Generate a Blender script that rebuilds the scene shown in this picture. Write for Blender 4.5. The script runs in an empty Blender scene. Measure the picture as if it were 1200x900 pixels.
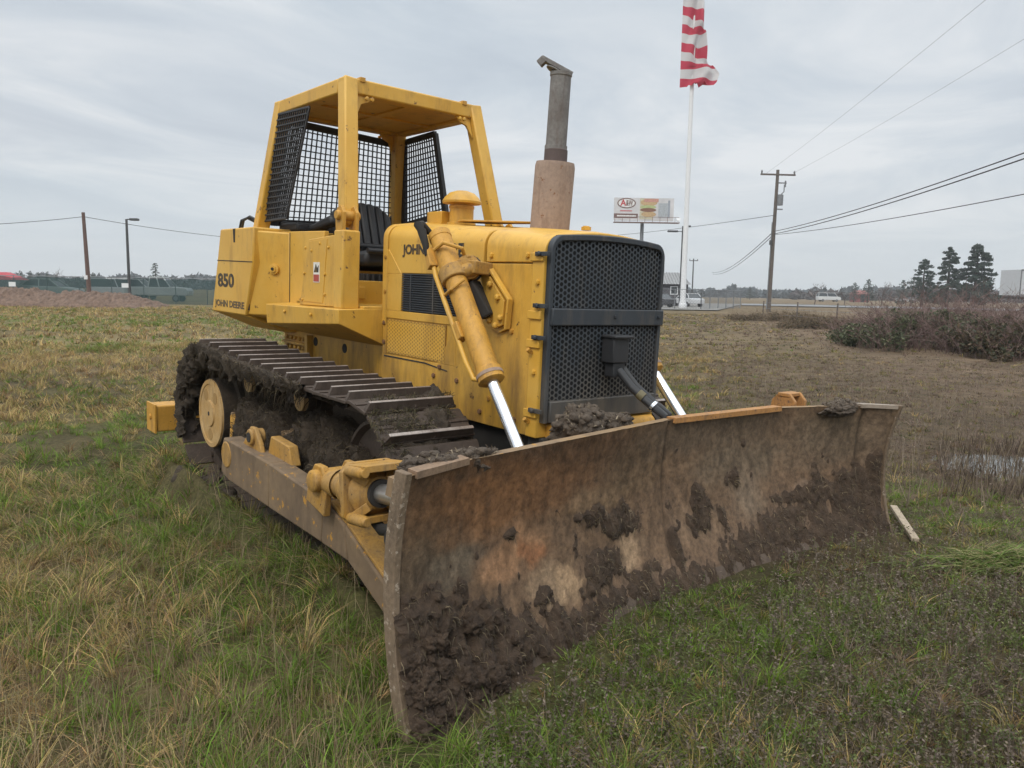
import bpy, bmesh, math, random
import numpy as np
from mathutils import Vector, Matrix, noise
random.seed(7); rng = np.random.default_rng(11)
PI = math.pi
scene = bpy.context.scene
COL = scene.collection
R_ = math.radians

# ------------------------------------------------------------------ camera
F_PX = 896.04
CAM = Vector((5.8791, -3.1190, 1.5341))
CR = Vector((0.641307, 0.767126, 0.015592)).normalized()
CD = Vector((-0.760388, 0.638130, -0.120830)).normalized()
CU = CR.cross(CD).normalized()
cam = bpy.data.cameras.new('camera'); co = bpy.data.objects.new('camera', cam); COL.objects.link(co)
cam.sensor_width = 36; cam.lens = F_PX / 1200 * 36; cam.clip_end = 6000; cam.clip_start = 0.05
co.matrix_world = Matrix(((CR.x, CU.x, -CD.x, CAM.x), (CR.y, CU.y, -CD.y, CAM.y), (CR.z, CU.z, -CD.z, CAM.z), (0, 0, 0, 1)))
scene.camera = co
HX = Vector((CD.x, CD.y, 0)).normalized()      # level heading of the view
HY = Vector((0, 0, 1)).cross(HX)               # to the left of it


def ray(u, v): return CD + CR * ((u - 600) / F_PX) - CU * ((v - 450) / F_PX)
def at(u, v, d): return CAM + ray(u, v) * d                        # a survey point at a depth
def gp(u, v):                                                     # a survey point on the ground
    r = ray(u, v); return CAM + r * (-CAM.z / r.z)
def gcol(u, d):                                                   # ground point on a bearing at a distance
    r = ray(u, 345); h = Vector((r.x, r.y, 0)); k = 1 / h.dot(HX)
    p = CAM + h * (k * d); return Vector((p.x, p.y, 0))
def hz(u, v, d):                                                  # height above ground seen on that bearing
    p = gcol(u, d); r = ray(u, v); t = (p - CAM).dot(HX) / r.dot(HX); return CAM.z + r.z * t


# ------------------------------------------------------------------ materials
def new_mat(name):
    m = bpy.data.materials.new(name); m.use_nodes = True
    nt = m.node_tree; b = nt.nodes['Principled BSDF']
    return m, nt, b


def N(nt, kind, **kw):
    n = nt.nodes.new(kind)
    for k, v in kw.items():
        if k in n.inputs: n.inputs[k].default_value = v
        else: setattr(n, k, v)
    return n


def ramp(nt, src, stops, interp='LINEAR'):
    r = nt.nodes.new('ShaderNodeValToRGB'); r.color_ramp.interpolation = interp
    els = r.color_ramp.elements
    while len(els) < len(stops): els.new(0.5)
    for e, (p, c) in zip(els, stops):
        e.position = p; e.color = (*c, 1) if len(c) == 3 else c
    nt.links.new(src, r.inputs[0]); return r.outputs[0]


def mixc(nt, fac, a, b, mode='MIX'):
    m = nt.nodes.new('ShaderNodeMix'); m.data_type = 'RGBA'; m.blend_type = mode
    for s, v in ((0, fac), (6, a), (7, b)):
        if hasattr(v, 'links'): nt.links.new(v, m.inputs[s])
        else: m.inputs[s].default_value = v if s == 0 else (*v, 1)
    return m.outputs[2]


def noise_tex(nt, coord, scale, detail=6, rough=0.6, stretch=None):
    if stretch:
        mp = N(nt, 'ShaderNodeMapping'); mp.inputs['Scale'].default_value = stretch
        nt.links.new(coord, mp.inputs[0]); coord = mp.outputs[0]
    n = N(nt, 'ShaderNodeTexNoise', Scale=scale, Detail=detail, Roughness=rough)
    nt.links.new(coord, n.inputs['Vector']); return n.outputs[0]


def bump(nt, b, h, strength=0.3, dist=0.01):
    n = N(nt, 'ShaderNodeBump', Strength=strength, Distance=dist)
    nt.links.new(h, n.inputs['Height']); nt.links.new(n.outputs[0], b.inputs['Normal'])


def coat(name, base, rough=0.5, dirt=(0.10, 0.065, 0.035), dirt_amt=0.35, chip=(0.07, 0.035, 0.02), chip_amt=0.0, metallic=0.0,
         scale=2.2, fleck=0.10, bumpy=0.1, low=None, alt=None):
    """painted or bare surface with blotchy fading, dirt, chips; low=(z0,z1): splashed dirt below that height of the thing"""
    m, nt, b = new_mat(name)
    geo = N(nt, 'ShaderNodeTexCoord').outputs['Object']
    n1 = noise_tex(nt, geo, scale, 7, 0.62)
    n2 = noise_tex(nt, geo, scale * 9, 5, 0.65)
    n3 = noise_tex(nt, geo, scale * 3.4, 8, 0.72, (1, 1, 0.22))
    a = alt or tuple(min(1, c * 1.16 + 0.012) for c in base)
    c = mixc(nt, ramp(nt, n1, [(0.36, (0, 0, 0)), (0.66, (1, 1, 1))]), base, a)
    c = mixc(nt, ramp(nt, n2, [(0.4, (0, 0, 0)), (0.75, (fleck * 2,) * 3)]), c, tuple(x * 0.55 for x in base))
    fac = ramp(nt, n3, [(0.5, (0, 0, 0)), (0.78, (dirt_amt,) * 3)])
    if low:
        sx = N(nt, 'ShaderNodeSeparateXYZ'); nt.links.new(geo, sx.inputs[0])
        mr = N(nt, 'ShaderNodeMapRange'); nt.links.new(sx.outputs[2], mr.inputs[0])
        mr.inputs[1].default_value = low[0]; mr.inputs[2].default_value = low[1]; mr.inputs[3].default_value = low[2] if len(low) > 2 else 0.55; mr.inputs[4].default_value = 0.0
        ad = N(nt, 'ShaderNodeMath', operation='ADD'); nt.links.new(mr.outputs[0], ad.inputs[0]); nt.links.new(n3, ad.inputs[1])
        fac = ramp(nt, ad.outputs[0], [(0.5, (0, 0, 0)), (0.9, (min(1, dirt_amt + 0.3),) * 3)])
    c = mixc(nt, fac, c, dirt)
    if chip_amt:
        n4 = noise_tex(nt, geo, scale * 5, 9, 0.7)
        c = mixc(nt, ramp(nt, n4, [(0.69 - chip_amt * 0.2, (0, 0, 0)), (0.72 - chip_amt * 0.2, (1, 1, 1))]), c, chip)
    nt.links.new(c, b.inputs['Base Color'])
    b.inputs['Roughness'].default_value = rough; b.inputs['Metallic'].default_value = metallic
    rr = N(nt, 'ShaderNodeMapRange'); nt.links.new(n1, rr.inputs[0]); rr.inputs[3].default_value = rough - 0.1; rr.inputs[4].default_value = min(1, rough + 0.18)
    nt.links.new(rr.outputs[0], b.inputs['Roughness'])
    if bumpy: bump(nt, b, n2, bumpy, 0.006)
    return m


M = {}
M['yellow'] = coat('yellow_paint', (0.60, 0.325, 0.036), 0.46, alt=(0.645, 0.385, 0.075), dirt=(0.21, 0.11, 0.036), dirt_amt=0.7, chip_amt=0.27, chip=(0.13, 0.06, 0.022), fleck=0.05, bumpy=0.04)
M['yellow_side'] = coat('yellow_paint_muddy', (0.585, 0.31, 0.034), 0.5, alt=(0.63, 0.37, 0.07), dirt=(0.14, 0.078, 0.03), dirt_amt=0.8, chip_amt=0.3, chip=(0.09, 0.045, 0.02), low=(0.3, 1.3, 0.42), fleck=0.08)
M['worn_yellow'] = coat('worn_yellow_paint', (0.49, 0.25, 0.032), 0.55, dirt=(0.12, 0.066, 0.028), dirt_amt=0.95, chip_amt=0.22, scale=6, fleck=0.16, bumpy=0.2)
M['grimy'] = coat('grimy_worn_paint', (0.43, 0.225, 0.035), 0.65, alt=(.36, .215, .075), dirt=(0.10, 0.062, 0.036), dirt_amt=1.0, chip_amt=0.35, chip=(.07, .04, .025), scale=8, fleck=.3, bumpy=.3)
M['dusty_hub'] = coat('dusty_hub_paint', (0.44, 0.26, 0.085), 0.75, alt=(.50, .34, .16), dirt=(0.20, 0.12, 0.055), dirt_amt=.9, chip_amt=0.2, scale=9, fleck=.2, bumpy=.2)
M['sheet'] = coat('grille_sheet_paint', (0.038, 0.047, 0.058), 0.5, dirt=(0.15, 0.12, 0.085), dirt_amt=0.5, low=(0.85, 1.35, 0.34), fleck=0.15, scale=3)
M['arm'] = coat('muddy_arm_paint', (0.30, 0.19, 0.09), 0.75, dirt=(0.12, 0.085, 0.06), dirt_amt=1.0, chip_amt=0.5, chip=(0.42, 0.21, 0.03), scale=2.0, fleck=0.2, bumpy=0.3, alt=(0.22, 0.155, 0.10))
M['arm_mud'] = coat('dried_mud_on_arm', (0.15, 0.102, 0.062), 0.85, alt=(.22, .15, .085), dirt=(0.07, 0.046, 0.03), dirt_amt=1.0, chip_amt=0.45, chip=(0.42, 0.21, 0.03), scale=2.5, fleck=0.2, bumpy=0.35)
M['grille'] = coat('dark_grey_paint', (0.024, 0.030, 0.038), 0.48, dirt=(0.15, 0.12, 0.085), dirt_amt=0.45, low=(0.85, 1.3, 0.36), fleck=0.1)
M['black'] = coat('black_vinyl', (0.017, 0.018, 0.021), 0.5, dirt=(0.06, 0.05, 0.04), dirt_amt=0.3)
M['dark'] = coat('dark_recess', (0.02, 0.018, 0.016), 0.85, dirt=(0.05, 0.035, 0.025), dirt_amt=0.6)
M['screen'] = coat('dark_screen_wire', (0.022, 0.022, 0.025), 0.6, dirt=(0.06, 0.045, 0.03), dirt_amt=0.5)
M['steel'] = coat('track_steel', (0.060, 0.041, 0.030), 0.6, dirt=(0.034, 0.022, 0.015), dirt_amt=1.0, chip=(0.16, 0.12, 0.10), chip_amt=0.3, scale=4, fleck=0.3, bumpy=0.4, metallic=0.15)
M['polished'] = coat('grouser_edge_steel', (0.36, 0.31, 0.28), 0.38, dirt=(0.09, 0.06, 0.045), dirt_amt=0.9, scale=6, metallic=0.5, fleck=0.3)
M['chrome'] = coat('chrome_rod', (0.80, 0.82, 0.85), 0.14, dirt=(0.35, 0.32, 0.28), dirt_amt=0.25, metallic=0.9, bumpy=0)
M['oldrod'] = coat('dull_rod', (0.48, 0.47, 0.45), 0.3, dirt=(0.2, 0.16, 0.12), dirt_amt=0.6, metallic=0.8, bumpy=0)
M['rust'] = coat('rusty_muffler', (0.30, 0.215, 0.165), 0.8, dirt=(0.17, 0.105, 0.075), dirt_amt=0.9, chip_amt=0.3, chip=(0.20, 0.09, 0.045), scale=5, fleck=0.25, bumpy=0.2)
M['stack'] = coat('grey_stack_metal', (0.16, 0.145, 0.135), 0.7, dirt=(0.10, 0.065, 0.05), dirt_amt=0.8, scale=6, fleck=0.3, bumpy=0.25, alt=(0.24, 0.23, 0.22))
M['decal'] = coat('black_lettering', (0.02, 0.018, 0.016), 0.6, dirt=(0.40, 0.22, 0.05), dirt_amt=0.9, scale=14, bumpy=0)
M['decal_worn'] = coat('worn_black_lettering', (0.07, 0.05, 0.03), 0.6, dirt=(0.55, 0.30, 0.045), dirt_amt=1.0, scale=22, bumpy=0)
M['decal_red'] = coat('red_label', (0.35, 0.05, 0.03), 0.5, bumpy=0)
M['white'] = coat('white_label', (0.7, 0.68, 0.62), 0.5, bumpy=0)


def mud_mat(name, dark, light, scale=9, strength=0.8):
    m, nt, b = new_mat(name)
    g = N(nt, 'ShaderNodeTexCoord').outputs['Object']
    n = noise_tex(nt, g, scale, 10, 0.75); n2 = noise_tex(nt, g, scale * 5, 8, 0.8)
    c = mixc(nt, ramp(nt, n, [(0.36, (0, 0, 0)), (0.66, (1, 1, 1))]), dark, light)
    c = mixc(nt, ramp(nt, n2, [(0.55, (0, 0, 0)), (0.7, (0.6, 0.6, 0.6))]), c, tuple(x * 1.9 for x in light))
    nt.links.new(c, b.inputs['Base Color']); b.inputs['Roughness'].default_value = 0.88
    bump(nt, b, n2, strength, 0.02); return m


M['mud'] = mud_mat('caked_wet_mud', (0.042, 0.025, 0.0145), (0.115, 0.073, 0.045), 16, 1.0)
M['track_mud'] = mud_mat('packed_track_dirt', (0.026, 0.018, 0.011), (0.068, 0.048, 0.030), 12)
M['dry_mud'] = mud_mat('dry_crumbly_mud', (0.06, 0.042, 0.03), (0.15, 0.115, 0.085), 25)
M['mulch'] = mud_mat('mulch_heap', (0.06, 0.036, 0.026), (0.21, 0.135, 0.095), 5)
M['void'] = coat('unlit_core', (0.006, 0.006, 0.007), 0.9, dirt=(.02, .017, .013), dirt_amt=.5)
M['bolt_rust'] = coat('rusty_bolt', (0.17, 0.085, 0.038), 0.8, dirt=(.08, .045, .025), dirt_amt=.8, scale=20)


def attr_mat(name, rough=0.8, attr='Col', transl=0.0, nscale=0, nstr=0.3, lit=(0.6, 1.4), spec=0.3):
    m, nt, b = new_mat(name)
    a = N(nt, 'ShaderNodeAttribute', attribute_name=attr).outputs[0]
    if nscale:
        g = N(nt, 'ShaderNodeTexCoord').outputs['Object']
        n = noise_tex(nt, g, nscale, 9, 0.7)
        r = ramp(nt, n, [(0.25, (lit[0],) * 3), (0.75, (lit[1],) * 3)])
        a = mixc(nt, 1.0, a, r, 'MULTIPLY')
        bump(nt, b, n, nstr, 0.01)
    nt.links.new(a, b.inputs['Base Color']); b.inputs['Roughness'].default_value = rough
    b.inputs['Specular IOR Level'].default_value = spec
    if transl:
        t = N(nt, 'ShaderNodeBsdfTranslucent'); nt.links.new(a, t.inputs[0])
        mx = N(nt, 'ShaderNodeMixShader'); mx.inputs[0].default_value = transl
        nt.links.new(b.outputs[0], mx.inputs[1]); nt.links.new(t.outputs[0], mx.inputs[2])
        nt.links.new(mx.outputs[0], nt.nodes['Material Output'].inputs[0])
    return m


M['leafcol'] = attr_mat('grass_and_leaves', 0.65, transl=0.3)
M['treecol'] = attr_mat('tree_foliage', 0.8, transl=0.15)


def plain(name, c, rough=0.6, metallic=0.0, var=0.25, scale=6):
    m, nt, b = new_mat(name)
    g = N(nt, 'ShaderNodeTexCoord').outputs['Object']
    n = noise_tex(nt, g, scale, 6, 0.6)
    cc = mixc(nt, ramp(nt, n, [(0.35, (0, 0, 0)), (0.7, (1, 1, 1))]), tuple(x * (1 - var) for x in c), tuple(min(1, x * (1 + var * 0.5)) for x in c))
    nt.links.new(cc, b.inputs['Base Color']); b.inputs['Roughness'].default_value = rough; b.inputs['Metallic'].default_value = metallic
    return m


# ------------------------------------------------------------------ mesh builder
class MB:
    def __init__(s): s.v = []; s.f = []

    def add(s, vs, fs):
        o = len(s.v); s.v += [tuple(p) for p in vs]; s.f += [tuple(i + o for i in f) for f in fs]; return s

    def box(s, x0, x1, y0, y1, z0, z1):
        vs = [(x, y, z) for z in (z0, z1) for y in (y0, y1) for x in (x0, x1)]
        return s.add(vs, [(0, 2, 3, 1), (4, 5, 7, 6), (0, 1, 5, 4), (2, 6, 7, 3), (0, 4, 6, 2), (1, 3, 7, 5)])

    def hexa(s, bottom, top):
        n = len(bottom)
        return s.add(list(bottom) + list(top), [tuple(range(n))[::-1], tuple(range(n, 2 * n))] + [(i, (i + 1) % n, n + (i + 1) % n, n + i) for i in range(n)])

    def prism(s, poly, off):
        off = Vector(off); return s.hexa([Vector(p) for p in poly], [Vector(p) + off for p in poly])

    def beam(s, a, b, w, h, up=(0, 0, 1), w1=None, h1=None):
        a, b = Vector(a), Vector(b); d = (b - a).normalized(); sd = d.cross(Vector(up)).normalized(); u = sd.cross(d)
        w1 = w if w1 is None else w1; h1 = h if h1 is None else h1
        q = lambda p, ww, hh: [p + sd * (i * ww / 2) + u * (j * hh / 2) for i, j in ((-1, -1), (1, -1), (1, 1), (-1, 1))]
        return s.hexa(q(a, w, h), q(b, w1, h1))

    def tube(s, pts, r, n=16, cap=True):
        pts = [Vector(p) for p in pts]; k = len(pts); rs = r if isinstance(r, (list, tuple)) else [r] * k
        vs = []; prev = None
        for i, p in enumerate(pts):
            d = (pts[min(i + 1, k - 1)] - pts[max(i - 1, 0)])
            d = d.normalized() if d.length > 1e-9 else Vector((0, 0, 1))
            a = prev if prev is not None else (Vector((0, 0, 1)) if abs(d.z) < 0.9 else Vector((1, 0, 0)))
            x = (a - d * a.dot(d)).normalized(); prev = x; y = d.cross(x)
            vs += [p + (x * math.cos(2 * PI * j / n) + y * math.sin(2 * PI * j / n)) * rs[i] for j in range(n)]
        fs = [(i * n + j, i * n + (j + 1) % n, (i + 1) * n + (j + 1) % n, (i + 1) * n + j) for i in range(k - 1) for j in range(n)]
        if cap: fs += [tuple(range(n))[::-1], tuple((k - 1) * n + j for j in range(n))]
        return s.add(vs, fs)

    def lathe(s, base, axis, prof, n=24):
        base = Vector(base); d = Vector(axis).normalized()
        a = Vector((0, 0, 1)) if abs(d.z) < 0.9 else Vector((1, 0, 0)); x = (a - d * a.dot(d)).normalized(); y = d.cross(x)
        vs = []
        for h, r in prof:
            vs += [base + d * h + (x * math.cos(2 * PI * j / n) + y * math.sin(2 * PI * j / n)) * max(r, 1e-4) for j in range(n)]
        k = len(prof)
        fs = [(i * n + j, i * n + (j + 1) % n, (i + 1) * n + (j + 1) % n, (i + 1) * n + j) for i in range(k - 1) for j in range(n)]
        fs += [tuple(range(n))[::-1], tuple((k - 1) * n + j for j in range(n))]
        return s.add(vs, fs)

    def bolt(s, p, axis, r=0.016, h=0.012):
        return s.lathe(p, axis, [(0, r), (h, r), (h, r * 0.7), (h * 1.25, r * 0.65)], 6)

    def build(s, name, mat, parent=None, bevel=0.0, smooth=True, recalc=True, angle=38):
        me = bpy.data.meshes.new(name); me.from_pydata(s.v, [], s.f); me.update()
        if recalc:
            bm = bmesh.new(); bm.from_mesh(me); bmesh.ops.recalc_face_normals(bm, faces=bm.faces); bm.to_mesh(me); bm.free()
        if mat: me.materials.append(mat)
        if smooth:
            me.polygons.foreach_set('use_smooth', [True] * len(me.polygons)); me.set_sharp_from_angle(angle=R_(angle))
        o = bpy.data.objects.new(name, me); COL.objects.link(o)
        if parent: o.parent = parent
        if bevel:
            md = o.modifiers.new('bevel', 'BEVEL'); md.width = bevel; md.segments = 2; md.limit_method = 'ANGLE'; md.angle_limit = R_(40)
        return o


def np_mesh(name, V, Fq, col=None, mat=None, parent=None, smooth=False):
    """fast mesh: V (n,3), Fq (m,k) with equal face size k, col (n,3)"""
    me = bpy.data.meshes.new(name); n, (m, k) = len(V), Fq.shape
    me.vertices.add(n); me.vertices.foreach_set('co', np.ascontiguousarray(V, np.float32).ravel())
    me.loops.add(m * k); me.loops.foreach_set('vertex_index', np.ascontiguousarray(Fq, np.int32).ravel())
    me.polygons.add(m); me.polygons.foreach_set('loop_start', np.arange(0, m * k, k, dtype=np.int32))
    me.update(calc_edges=True)
    if col is not None:
        a = me.color_attributes.new('Col', 'FLOAT_COLOR', 'POINT')
        a.data.foreach_set('color', np.concatenate([col, np.ones((n, 1))], 1).astype(np.float32).ravel())
    if smooth: me.polygons.foreach_set('use_smooth', np.ones(m, bool))
    if mat: me.materials.append(mat)
    o = bpy.data.objects.new(name, me); COL.objects.link(o)
    if parent: o.parent = parent
    return o


def tag(o, label=None, cat=None, group=None, kind=None):
    for k, v in (('label', label), ('category', cat), ('group', group), ('kind', kind)):
        if v: o[k] = v
    return o


def thing(name, label, cat, loc=(0, 0, 0), rz=0.0, group=None):
    o = bpy.data.objects.new(name, None); COL.objects.link(o); o.location = loc; o.rotation_euler.z = rz
    o.empty_display_size = 0.2
    return tag(o, label, cat, group)


def lettering(name, text, origin, xdir, updir, width, height, mat, parent, depth=0.002, bold=0.0):
    cu = bpy.data.curves.new(name, 'FONT'); cu.body = text; cu.size = 1; cu.offset = bold; cu.extrude = 0.5; cu.resolution_u = 3
    t = bpy.data.objects.new('t', cu); COL.objects.link(t)
    me = bpy.data.meshes.new_from_object(t.evaluated_get(bpy.context.evaluated_depsgraph_get()))
    bpy.data.objects.remove(t)
    co_ = np.array([v.co for v in me.vertices]); mn, mx = co_.min(0), co_.max(0)
    x = Vector(xdir).normalized(); u = Vector(updir).normalized(); n = x.cross(u)
    for v in me.vertices:
        a = (v.co.x - mn[0]) / (mx[0] - mn[0]) * width; b = (v.co.y - mn[1]) / (mx[1] - mn[1]) * height
        v.co = Vector(origin) + x * a + u * b + n * (depth if v.co.z > 0 else -0.001)
    me.name = name; me.materials.clear(); me.materials.append(mat)
    o = bpy.data.objects.new(name, me); COL.objects.link(o); o.parent = parent
    return o


def fbm(p, o=4): return noise.fractal(Vector(p), 0.8, 2.1, o)


def perforated(mb, f, a0, a1, b0, b1, p, r, inside=None):
    """sheet with staggered round holes; f maps (a,b) to a point"""
    cx = 0.8660254 * p; i = 0; a = a0 + cx / 2
    while a < a1 - cx * 0.4:
        b = b0 + (p * 0.5 if i % 2 == 0 else p)
        while b < b1 - p * 0.4:
            if inside and not inside(a, b): b += p; continue
            outer = []
            for k in range(12):
                th = k * PI / 6
                rad = p / math.sqrt(3) if k % 2 == 0 else p / 2
                outer.append((min(max(a + rad * math.cos(th), a0), a1), min(max(b + rad * math.sin(th), b0), b1)))
            inner = [(a + r * math.cos(k * PI / 6), b + r * math.sin(k * PI / 6)) for k in range(12)]
            mb.add([f(*q) for q in outer + inner], [(k, (k + 1) % 12, 12 + (k + 1) % 12, 12 + k) for k in range(12)])
            b += p
        a += cx; i += 1


def blob(name, mat, parent, c, size, amp=0.3, fr=3.0, sub=4, seed=0.0, flat=None):
    bm = bmesh.new(); bmesh.ops.create_icosphere(bm, subdivisions=sub, radius=1)
    for v in bm.verts:
        d = 1 + amp * fbm(v.co * fr * 0.5 + Vector((seed, seed, 0)), 5) + 0.35 * amp * fbm(v.co * fr * 2.5 + Vector((0, seed, seed)), 4)
        q = v.co * d
        v.co = Vector((c[0] + q.x * size[0], c[1] + q.y * size[1], c[2] + (max(q.z, flat) if flat is not None else q.z) * size[2]))
    me = bpy.data.meshes.new(name); bm.to_mesh(me); bm.free(); me.materials.append(mat)
    me.polygons.foreach_set('use_smooth', [True] * len(me.polygons))
    o = bpy.data.objects.new(name, me); COL.objects.link(o); o.parent = parent
    return o


def fibres(name, pts, normals, L, w, cols, parent=None, mat=None, droop=0.3, spread=0.8):
    """thin grass fibres rooted at pts"""
    pts = np.array(pts); nr = np.array(normals); n = len(pts)
    d = nr + rng.normal(0, spread, (n, 3)); d /= np.linalg.norm(d, axis=1)[:, None]
    ln = (rng.uniform(0.4, 1.2, n) * L)[:, None]
    sd = np.cross(d, rng.normal(0, 1, (n, 3))); sd /= np.linalg.norm(sd, axis=1)[:, None]; sd *= (w * rng.uniform(0.5, 1.2, n))[:, None]
    mid = pts + d * ln * 0.55; tip = pts + d * ln + np.array([0, 0, -droop]) * ln
    V = np.stack([pts - sd, pts + sd, mid + sd * 0.7, mid - sd * 0.7, tip + sd * .15, tip - sd * .15], 1).reshape(-1, 3)
    b = np.arange(n)[:, None] * 6
    Fq = np.concatenate([b + np.array([0, 1, 2, 3]), b + np.array([3, 2, 4, 5])])
    cc = np.array(cols)[rng.integers(0, len(cols), n)] * rng.uniform(0.7, 1.3, (n, 1))
    return np_mesh(name, V, Fq, np.repeat(cc, 6, 0), mat or M['leafcol'], parent)

# ================================================================== THE BULLDOZER (own frame: x forward, y to its left, z up)
W = Matrix(((0.999726545, 0.003215663, 0.023162342, 0.000355), (-0.003584757, 0.999866982, 0.015911235, 0.00466),
            (-0.023108095, -0.015989915, 0.999605091, 0.02), (0, 0, 0, 1)))
DZ = thing('bulldozer', 'old yellow crawler bulldozer with a wide muddy rusty blade standing in the grass', 'bulldozer')
DZ.matrix_world = W
DZI = W.inverted()
Y = M['yellow']

# ---- hull and engine enclosure
h = MB(); h.box(-0.45, 1.24, -0.42, 0.42, 0.92, 1.30); h.box(1.24 - .001, 1.26, -.40, .40, .6, 1.2); h.box(1.24, 1.27, -0.40, 0.40, 0.8, 1.1)
hull = h.build('hull', M['yellow_side'], DZ, 0.008)
b = MB()
for x in (-0.36, -0.28, -0.20, -0.12, -0.04):
    for z in (1.085, 1.01): b.bolt((x, -0.42, z), (0, -1, 0), 0.018, 0.02)
b.box(-0.42, 0.02, -0.455, -0.42, 1.038, 1.055)
b.box(0.06, 0.11, -0.47, -0.42, 0.9, 1.13)
b.build('hull_bolts', M['yellow_side'], hull, 0.002)
MB().lathe((0.164, -0.419, 1.085), (0, -1, 0), [(0, .036), (.004, .036)], 18).build('access_hole', M['dark'], hull); b = MB(); b.lathe((0.656, -0.419, 1.075), (0, -1, 0), [(0, .036), (.004, .036)], 18)
b.build('access_hole', M['dark'], hull)
MB().box(-0.45, 1.24, -0.415, 0.415, 0.45, 0.918).build('transmission_case', M['track_mud'], DZ, .01)
MB().box(-0.4, 2.75, -0.36, 0.36, 0.22, 0.45).build('belly_pan', M['dark'], DZ, 0.02)
MB().box(1.29, 2.86, -0.425, 0.425, 0.8, 1.80).build('engine_bay', M['dark'], DZ)


def hood_section(x0, x1, z0, zt0, zt1, name, yo=0.452):
    """folded sheet with rounded shoulders; zt0/zt1 crown height at both ends"""
    m = MB(); n = 8
    def ring(x, zt, inset=0.0):
        r = 0.10; p = [(x, -yo + inset, z0)]
        for k in range(n + 1):
            a = PI - k / n * PI / 2
            p.append((x, -yo + inset + r + r * math.cos(a), zt - 0.035 - r + r * math.sin(a)))
        for k in range(1, 6):
            yy = -yo + r + (yo * 2 - 2 * r) * k / 6
            p.append((x, yy, zt - 0.035 + 0.035 * (1 - (yy / (yo - r)) ** 2)))
        for k in range(n + 1):
            a = PI / 2 - k / n * PI / 2
            p.append((x, yo - inset - r + r * math.cos(a), zt - 0.035 - r + r * math.sin(a)))
        p.append((x, yo - inset, z0)); return p
    m.hexa(ring(x0, zt0), ring(x1, zt1))
    return m.build(name, Y, DZ, 0.006)


hood_r = hood_section(1.32, 2.365, 1.645, 2.005, 1.945, 'hood')
hood_f = hood_section(2.392, 2.80, 1.722, 1.945, 1.915, 'hood')
cowl = hood_section(1.262, 1.315, 1.30, 2.012, 2.008, 'cowl', 0.462)
rad = hood_section(2.808, 2.898, 0.80, 1.912, 1.902, 'radiator_shell', 0.470)
for z in (1.75, 1.45, 1.30, 0.93): MB().box(2.80, 2.90, -0.482, -0.468, z - 0.022, z + 0.022).build('hinge', Y, rad, 0.004)
for z in (1.765, 1.50, 1.335, 0.95):
    m = MB(); m.box(2.85, 2.945, -0.492, -0.474, z - 0.011, z + 0.011); m.bolt((2.885, -.49, z), (0, -1, 0), .014, .012); m.build('grille_clip', M['grille'], rad, 0.003)
for z in (1.30, .93): MB().tube([(2.835, -.50, z - .03), (2.835, -.482, z - .045), (2.845, -.482, z - .045)], .012, 8).build('hinge_knuckle', M['worn_yellow'], rad)
for (u, v) in ((2.86, 1.15), (2.86, 1.62)):
    MB().bolt((u, -0.47, v), (0, -1, 0), 0.015, 0.012).build('bolt', Y, rad)
m = MB(); m.bolt((2.44, -.452, 1.76), (0, -1, 0), .016); m.build('hood_bolt', Y, hood_f)
MB().bolt((2.75, -.452, 1.76), (0, -1, 0), .016).build('hood_bolt', Y, hood_f); MB().bolt((2.62, .1, 1.935), (0, 0, 1), .03, .02).build('hood_cap', Y, hood_f)
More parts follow.
